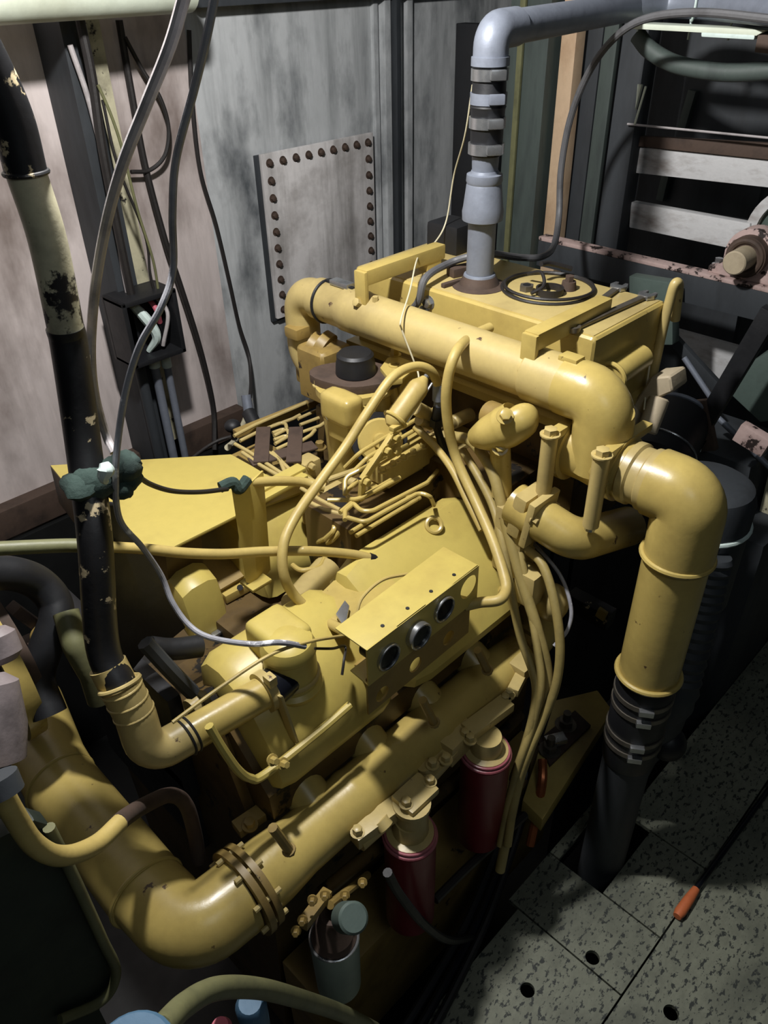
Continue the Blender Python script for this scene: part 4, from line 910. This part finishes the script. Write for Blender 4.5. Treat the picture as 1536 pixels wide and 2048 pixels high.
mb = MB(CABK); mb.tube([Vector((cq.x+.01, cq.y+.06, 1.32)), Vector((cq.x, cq.y+.02, 1.335)), Vector((cq.x-.03, cq.y-.01, 1.32)), Vector((cq.x-.06, cq.y, 1.308))], .004, 8); mb.tube([Vector((cq.x+.09, cq.y+.0, 1.325)), Vector((cq.x+.05, cq.y+.03, 1.34)), Vector((cq.x+.02, cq.y+.035, 1.345))], .006, 8); mb.build('loose_end', T)
for k, (dx_, dy_, m_, nm, lb) in enumerate(((-.02, -.02, CABK, 'hose_clamp', 'worn hose clamp lying inside the wire coil'), (.03, -.035, RUST, 'pipe_plug', 'rusty plug lying inside the wire coil on its right'), (-.035, .03, DSTEEL, 'steel_nut', 'dull steel nut lying inside the wire coil at its left'))):
    mb = MB(m_); q = Vector((cq.x+dx_, cq.y+dy_, 1.30))
    if k == 0: mb.annulus(q, q+Z*.016, .030, .026, 24); mb.box(q+Vector((.03, 0, .008)), (.012, .018, .012), None, .002)
    elif k == 1: mb.cyl(q, q+Z*.02, .018, .015, 16); mb.lathe(q+Z*.019, q+Z*.032, [(0, .01), (.013, .01)], 6)
    else: mb.lathe(q, q+Z*.014, [(0, .016), (.014, .016)], 6); mb.use(BLK).cyl(q+Z*.0135, q+Z*.0145, .009, n=14)
    tag(mb.build(nm), lb, 'scrap')

# floor rod with orange grip
a, b, cc_ = P(1354, 1833, z=.014), P(1392, 1778, z=.014), P(1560, 1548, z=.014)
T = thing('pry_rod', tuple(a), 'black rod with an orange grip lying on the floor plates', 'rod')
mb = MB(ORANGE); mb.tube([a, a.lerp(b, .15), a.lerp(b, .6), b], [.010, .0135, .0125, .0095], 14, False); mb.build('grip', T)
mb = MB(BLKG); mb.tube([b, cc_], .0075, 12, False); mb.build('shaft', T)

# ================================================================== RIGHT BACKGROUND FRAMEWORK
FX = 2.1
def xbox(name, pts, x, dep, m, label=None, catg=None, parent=None, bev=.004, group=None):
    mb = MB(m); mb.prism([P(*p, x=x) for p in pts], Vector((dep, 0, 0)), bev); o = mb.build(name, parent)
    if label: tag(o, label, catg, group)
    return o
def zcol(name, px0, px1, py, x, dep, m, z0, z1, label, catg, bev=.004):
    a, b = P(px0, py, x=x), P(px1, py, x=x)
    mb = MB(m); mb.span((x, min(a.y, b.y), z0), (x+dep, max(a.y, b.y), z1), bev); return tag(mb.build(name), label, catg)
zcol('green_column', 1004, 1078, 300, 2.30, .10, GREENK, -.6, 2.6, 'wide dark green steel column behind the grey vent pipe', 'column')
zcol('column_strip', 1020, 1030, 300, 2.285, .012, HOSEG, .6, 2.6, 'narrow olive strip standing on the face of the green column', 'strip')
zcol('black_panel', 905, 945, 300, 2.42, .05, BLK, -.6, 1.72, 'narrow black panel left of the grey vent pipe', 'panel')
mb = MB(BEIGE); a, b = P(1122, 60, x=2.34), P(1150, 60, x=2.34); q1 = P(1086, 462, x=2.34); q2 = P(1112, 462, x=2.34)
mb.prism([a+Z*.9, b+Z*.9, q2+(q2-b).normalized()*(q2.z+.58), q1+(q1-a).normalized()*(q1.z+.58)], Vector((.05, 0, 0)), .003); tag(mb.build('timber_post'), 'beige timber post standing right of the dark green column', 'post')
for k, (p0, p1, lb) in enumerate(((1150, 1178, 'left'), (1180, 1206, 'right'))):
    zcol('hanging_sheet', p0, p1, 300, 2.40, .02, DARKW if k == 0 else GREENK, -.58, 2.5, '%s one of the two dark hanging sheets behind the sweeping black cable' % lb, 'sheet')
zcol('steel_upright', 1215, 1262, 300, 2.20, .07, DARKW, -.58, 2.5, 'dark blue-black steel upright left of the whitewashed planks', 'post')
# planks
def plank(pts, x, lb, m=PLANK, dep=.03, nm='plank'):
    return xbox(nm, pts, x, dep, m, lb, 'plank')
plank([(1262, 292), (1560, 322), (1560, 378), (1260, 345)], 2.25, 'upper broad whitewashed plank across the dark opening')
plank([(1262, 404), (1500, 447), (1500, 505), (1258, 455)], 2.25, 'lower stained whitewashed plank above the bearing beam')
plank([(1262, 46), (1535, 60), (1512, 72), (1262, 58)], 2.0, 'thin pale board hanging under the grey overhead pipe', PALE, .06, 'board')
xbox('board', [(1402, 64), (1510, 69), (1508, 80), (1402, 74)], 2.0, .02, PALER, 'short pale grey batten under the thin pale board', 'board')
mb = MB(DARKW); mb.prism([P(1262, 60, x=2.5), P(1580, 60, x=2.5), Vector((2.5, P(1580, 480, x=2.5).y, -.58)), Vector((2.5, P(1262, 470, x=2.5).y, -.58))], Vector((.03, 0, 0)), .003); tag(mb.build('back_panel'), 'dark panel closing the opening behind the planks', 'panel')
mb = MB(RUST, PINK); mb.prism([P(1268, 272, x=2.24), P(1560, 288, x=2.24), P(1560, 322, x=2.24), P(1268, 292, x=2.24)], Vector((.02, 0, 0)), .002); tag(mb.build('plank'), 'brown stained plank directly above the upper whitewashed plank', 'plank')
T = thing('opening_surround', tuple(P(1268, 250, x=2.15)), 'thin pale metal frame edging the dark opening above the planks', 'frame')
mb = MB(CABG); mb.cyl(P(1255, 248, x=2.19), P(1570, 279, x=2.19), .003, n=8); mb.build('sill_rod', T)
mb = MB(PALE); mb.bar(P(1269, 250, x=2.15), P(1292, 172, x=2.15), .006, .004, X); mb.build('side_rod', T)
mb = MB(PALE); mb.prism([P(1270, 220, x=2.16), P(1283, 170, x=2.16), P(1275, 168, x=2.16)], Vector((.01, 0, 0)), .001); mb.build('side_plate', T)
for p, q, lb in (((1388, 180), (1366, 255), 'upper'), ((1335, 345), (1322, 400), 'lower')):
    mb = MB(GREENK); mb.bar(P(*p, x=2.488), P(*q, x=2.488), .025, .026, X); tag(mb.build('brace'), '%s slanting grey brace behind the planks' % lb, 'brace')
# drive belt
flex('drive_belt', GREENK, path((1275, 70, x_(2.05)), (1300, 100, x_(2.05)), (1350, 128, x_(2.05)), (1420, 142, x_(2.05)), (1480, 145, x_(2.05)), (1580, 138, x_(2.05))), .02, 'thick sagging grey hose under the thin pale board', 'hose', None, 14)
xbox('bracket', [(1515, 70), (1560, 68), (1560, 110), (1508, 105)], 2.0, .05, RUST, 'rusty bracket at the right end of the thin pale board', 'bracket')
# bearing beam (angle iron)
b0, b1 = P(1078, 468, x=FX), P(1580, 592, x=FX); b1.z = b0.z = (b0.z+b1.z)/2
T = thing('bearing_beam', (FX, (b0.y+b1.y)/2, b0.z-.08), 'long flaking angle-iron beam carrying the pillow bearing', 'beam')
mb = MB(PINK); mb.span((FX, b1.y-.2, b0.z-.012), (FX+.04, b0.y, b0.z), .003); mb.build('top_flange', T)
mb = MB(DARKW); mb.span((FX, b1.y-.2, b0.z-.09), (FX+.012, b0.y-.0, b0.z-.0121), .003); mb.build('web', T)
pb = P(1478, 570, x=FX-.0); pb.z = b0.z
T = thing('pillow_bearing', (FX+.06, pb.y, b0.z), 'pink-primed pillow block bearing with a shaft end on the angle-iron beam', 'bearing')
mb = MB(PINK); cz_ = b0.z+.065
mb.prism([Vector((FX+.02, pb.y-.10, b0.z)), Vector((FX+.02, pb.y+.10, b0.z)), Vector((FX+.02, pb.y+.10, b0.z+.018)), Vector((FX+.02, pb.y+.065, b0.z+.03))]+[Vector((FX+.02, pb.y+.066*math.cos(a), cz_+.066*math.sin(a))) for a in [PI*i/14 for i in range(15)]]+[Vector((FX+.02, pb.y-.065, b0.z+.03)), Vector((FX+.02, pb.y-.10, b0.z+.018))], Vector((.055, 0, 0)), .004); mb.build('housing', T)
mb = MB(RUST); mb.annulus(Vector((FX-.005, pb.y, cz_)), Vector((FX+.04, pb.y, cz_)), .052, .03, 32); mb.ring(Vector((FX-.005, pb.y, cz_)), X, .042, .008); mb.build('bearing_ring', T)
mb = MB(CARD); mb.cyl(Vector((FX-.07, pb.y, cz_)), Vector((FX+.3, pb.y, cz_)), .030, n=28, bev=.003); mb.build('shaft', T)
for s_ in (-1, 1):
    mb = MB(STEEL); mb.bolt((FX+.045, pb.y+.085*s_, b0.z+.018), Z, .011, .016); mb.build('bolt', T)
T = thing('belt_pulley', (FX+.2, pb.y-.05, b0.z), 'big dull green pulley behind the pillow bearing at the right edge', 'pulley')
mb = MB(GRNB, PLANK); q = Vector((FX+.16, pb.y-.055, cz_+.02)); mb.use(PLANK).annulus(q, q+X*.07, .135, .108, 40); mb.use(GRNB).annulus(q+X*.02, q+X*.04, .109, .028, 40); mb.build('rim', T)
# things below the beam
xbox('steel_box', [(1258, 552), (1345, 566), (1345, 690), (1258, 690)], 2.02, .04, GRNB, 'grey-green steel box under the beam behind the tank', 'box')
mb = MB(PLANK); mb.prism([P(1335, 655, x=2.35), P(1480, 695, x=2.35), P(1425, 790, x=2.35), P(1345, 690, x=2.35)], Vector((.02, 0, 0)), .002); tag(mb.build('cover_sheet'), 'pale dusty sheet leaning under the beam', 'sheet')
mb = MB(BLK); a, b = P(1545, 620, x=1.85), P(1362, 925, x=1.85); mb.bar(a, b, .045, .03, X); tag(mb.build('diagonal_strut'), 'thick black diagonal strut descending from the right edge', 'strut')
mb = MB(GREY); mb.cyl(P(1430, 830, x=1.95), P(1545, 940, x=1.95), .008, n=12); tag(mb.build('steel_rod'), 'slim grey rod slanting down to the right edge', 'rod')
mb = MB(GREY); mb.cyl(P(1368, 715, x=2.0), P(1425, 800, x=2.0), .008, n=12); tag(mb.build('steel_rod'), 'slim grey rod left of the thick black strut', 'rod')
mb = MB(DARKW); mb.bar(P(1335, 665, x=2.1), P(1450, 790, x=2.1), .03, .02, X); tag(mb.build('brace'), 'dark slanting brace in front of the pale dusty sheet', 'brace')
mb = MB(GRNB); mb.prism([P(1500, 725, x=2.0), P(1560, 690, x=2.0), P(1560, 840, x=2.0), P(1520, 845, x=2.0), P(1462, 790, x=2.0)], Vector((.12, 0, 0)), .006); tag(mb.build('switch_box'), 'dull green metal box at the right edge behind the strut', 'box')
# tan cane-shaped pipe and cast fitting
cx = 1.55
T = thing('vent_cane', tuple(P(1300, 780, x=cx)), 'thin tan cane-shaped pipe hooked at the top beside the tank', 'pipe')
mb = MB(TAN); mb.tube(path((1298, 785, x_(cx)), (1310, 730, x_(cx)), (1325, 660, x_(cx)), (1340, 600, x_(cx)), (1349, 570, x_(cx)), (1356, 566, x_(cx+.01)), (1357, 580, x_(cx+.03)), (1350, 640, x_(cx+.04))), .0105, 14); mb.build('tube', T)
mb = MB(CARD); mb.cyl(P(1292, 790, x=cx), P(1300, 752, x=cx), .016, n=8); mb.build('union_nut', T)
T = thing('cast_fitting', tuple(P(1290, 850, x=1.5)), 'dusty beige cast fitting with three stubs below the cane-shaped pipe', 'fitting')
mb = MB(CARD); mb.prism([P(1262, 815, x=1.47), P(1300, 755, x=1.47), P(1340, 752, x=1.47), P(1345, 785, x=1.47), P(1310, 800, x=1.47), P(1285, 830, x=1.47)], Vector((.07, 0, 0)), .01, 3); mb.build('body', T)
mb = MB(CARD); mb.cyl(P(1320, 795, x=1.48), P(1293, 865, x=1.44), .022, n=14, bev=.004); mb.build('stub', T)
mb = MB(CARD); mb.cyl(P(1275, 810, x=1.49), P(1262, 855, x=1.47), .022, n=14, bev=.004); mb.build('stub', T)
# black electric motor behind
T = thing('electric_motor', tuple(P(1340, 880, x=1.75)), 'black electric motor in the shadow behind the discharge pipe', 'motor')
m0, m1 = P(1310, 930, x=1.7), P(1360, 830, x=1.85)
mb = MB(BLK); mb.cyl(m0, m1, .085, n=32, bev=.01); mb.build('body', T)
mb = MB(GREY); mb.ring(m1, m1-m0, .08, .006); mb.build('end_ring', T)
mb = MB(STEEL); mb.ring(m0+(m1-m0)*.3, m1-m0, .086, .003); mb.bolt(m1+Vector((-.04, -.03, .05)), Vector((-.5, -.5, .5)), .008, .01); mb.build('name_band', T)
T = thing('machine_block', tuple(P(1430, 900, x=2.0)), 'dark sooty machine housing behind the black motor', 'machine')
mb = MB(DARKW); mb.span((1.85, .45, -.3), (2.25, 1.0, .62), .03); mb.span((1.9, .55, .6), (2.15, .9, .80), .04); mb.build('body', T)
mb = MB(PINK); mb.bar(P(1478, 860, x=1.84), P(1536, 895, x=1.84), .05, .03, X); mb.build('pink_lug', T)
mb = MB(RUST, PALER); mb.bar(P(1400, 800, x=1.84), P(1420, 900, x=1.84), .04, .02, X); mb.build('side_lug', T)
mb = MB(PALER); mb.prism([P(1385, 885, x=1.83), P(1415, 880, x=1.83), P(1400, 905, x=1.83)], Vector((.01, 0, 0)), .001); mb.build('torn_label', T)
# plastic jug behind elbow, corrugated hose and white panel edge
T = thing('oil_drum', tuple(P(1440, 1040, x=1.5)), 'dark grey round drum with a pale rim behind the discharge elbow', 'drum')
q = P(1420, 960, x=1.50); 
mb = MB(DARKW); mb.lathe(Vector((q.x, q.y, q.z-.32)), Vector((q.x, q.y, q.z)), [(0, .10), (.01, .105), (.28, .105), (.31, .095), (.32, .08)], 36); mb.build('body', T)
mb = MB(PALER); mb.ring(Vector((q.x, q.y, q.z-.10)), Z, .105, .006); mb.build('rim', T)
T = thing('corrugated_hose', tuple(P(1385, 1250, x=1.4)), 'dark ribbed hose hanging behind the yellow riser', 'hose')
A = path((1425, 1110, x_(1.42)), (1408, 1180, x_(1.40)), (1392, 1250, x_(1.38)), (1370, 1330, x_(1.36)), (1340, 1420, x_(1.34)))+[Vector((1.345, .50, .03))]
pp = cat(A, 8); rr = [.040+.005*(i % 2) for i in range(len(pp))]
mb = MB(DARKW); mb.tube(pp, rr, 18, False); mb.build('ribbed_tube', T)
mb = MB(BLK); mb.ball(P(1335, 1485, x=1.35), .045, (1, 1, 1)); mb.build('end_cap', T)
mb = MB(CREAM); mb.prism([P(1500, 1100, x=2.0), P(1560, 850, x=2.0), P(1560, 1130, x=2.0), P(1470, 1160, x=2.0)], Vector((.03, 0, 0)), .002); mb.prism([P(1450, 1080, x=1.98), P(1500, 1085, x=1.98), P(1490, 1115, x=1.98), P(1448, 1105, x=1.98)], Vector((.03, 0, 0)), .002); tag(mb.build('flaking_panel'), 'flaking cream panel edge at the right side above the floor', 'panel')
T = thing('hazard_bar', tuple(P(1180, 1225, x=1.42)), 'short black bar with chipped yellow paint under the pump outlet', 'bar')
mb = MB(BPNT); mb.bar(P(1140, 1195, x=1.40), P(1222, 1240, x=1.40), .05, .04, X); mb.build('bar', T)
mb = MB(YEL); mb.bar(P(1195, 1222, x=1.378), P(1212, 1234, x=1.378), .03, .01, X); mb.build('yellow_patch', T)
mb = MB(DARKW); mb.span((1.34, .62, -.5), (1.9, .66, .1), .005); tag(mb.build('floor_girder'), 'dark girder carrying the floor plates beside the engine', 'girder')

# ================================================================== LEFT FOREGROUND
mb = MB(DGRN); mb.prism([P(70, 1640, y=.74), P(100, 1650, y=.74), P(170, 1790, y=.74), P(235, 1950, y=.74), P(200, 2020, y=.74), Vector((P(200, 2020, y=.74).x, .74, -.58)), Vector((-.2, .74, -.58)), Vector((-.2, .74, P(-60, 1640, y=.74).z))], Vector((0, .03, 0)), .006)
tag(mb.build('green_guard'), 'dark green plate guard at the lower left corner', 'guard')
mb = MB(HOSEG); mb.tube(path((98, 1655, y_(.735)), (150, 1760, y_(.73)), (205, 1880, y_(.73)), (232, 1945, y_(.73)), (205, 2000, y_(.73)), (120, 2040, y_(.73))), .008, 12); tag(mb.build('guard_pipe'), 'olive pipe edging the dark green guard', 'pipe')
T = thing('raw_pump', tuple(P(-10, 1420, y=.75)), 'pale grimy pump casing cut off by the left edge', 'pump')
mb = MB(CASE); a, b = P(-28, 1350, y=.78), P(-16, 1500, y=.74); mb.lathe(a, b, [(0, .02), (.01, .034), (.06, .04), (.10, .036), ((b-a).length, .026)], 24); mb.cyl(P(-20, 1262, y=.82), P(5, 1325, y=.80), .026, n=20, bev=.008); mb.build('casing', T)
mb = MB(DARKW); mb.cyl(P(-10, 1555, y=.64), P(5, 1590, y=.63), .022, n=18); mb.build('hose_socket', T)
T = thing('blue_bucket', tuple(P(270, 2060, y=.36)), 'blue plastic lid at the bottom edge left of the olive hose', 'bucket')
q = P(262, 2112, y=.40); mb = MB(BLUE); mb.lathe(q-Z*.12, q, [(0, .035), (.115, .042), (.12, .038)], 28); mb.build('body', T)
q = P(440, 2050, y=.46); mb = MB(ROSE); mb.lathe(q-Z*.06, q, [(0, .014), (.05, .014), (.06, .01)], 18); tag(mb.build('bottle'), 'small pink bottle under the olive hose at the bottom edge', 'bottle')
q = P(500, 2005, y=.50); mb = MB(BLUE); mb.lathe(q-Z*.08, q, [(0, .02), (.07, .022), (.08, .016)], 18); tag(mb.build('bottle'), 'small blue bottle under the olive hose at the bottom edge', 'bottle')

# ================================================================== LIGHT
def lamp(name, loc, power, r, col):
    l = bpy.data.lights.new(name, 'POINT'); l.energy = power; l.shadow_soft_size = r; l.color = col
    o = bpy.data.objects.new(name, l); COL.objects.link(o); o.location = loc; return o
lamp('work_lamp', (.62, 1.0, 2.38), 124, .045, (1, .982, .965))
def area(name, loc, tgt, power, size, col):
    l = bpy.data.lights.new(name, 'AREA'); l.energy = power; l.size = size; l.color = col
    o = bpy.data.objects.new(name, l); COL.objects.link(o); o.location = loc
    o.rotation_euler = (Vector(tgt)-Vector(loc)).to_track_quat('-Z', 'Y').to_euler(); return o
area('camera_side_fill', (.1, -.6, 2.5), (.9, .7, .5), 3.5, .6, (.86, .95, 1))  # dim fill added from the camera side, no visible lamp behind it
w = bpy.data.worlds.new('world'); SC.world = w; w.use_nodes = True
w.node_tree.nodes['Background'].inputs[0].default_value = (.5, .58, .7, 1); w.node_tree.nodes['Background'].inputs[1].default_value = .012
SC.view_settings.view_transform = 'Standard'; SC.view_settings.look = 'None'; SC.view_settings.gamma = 1
SC.view_settings.use_curve_mapping = False; SC.view_settings.exposure = 0
for o in list(SC.objects):
    if '_w' in o: del o['_w']
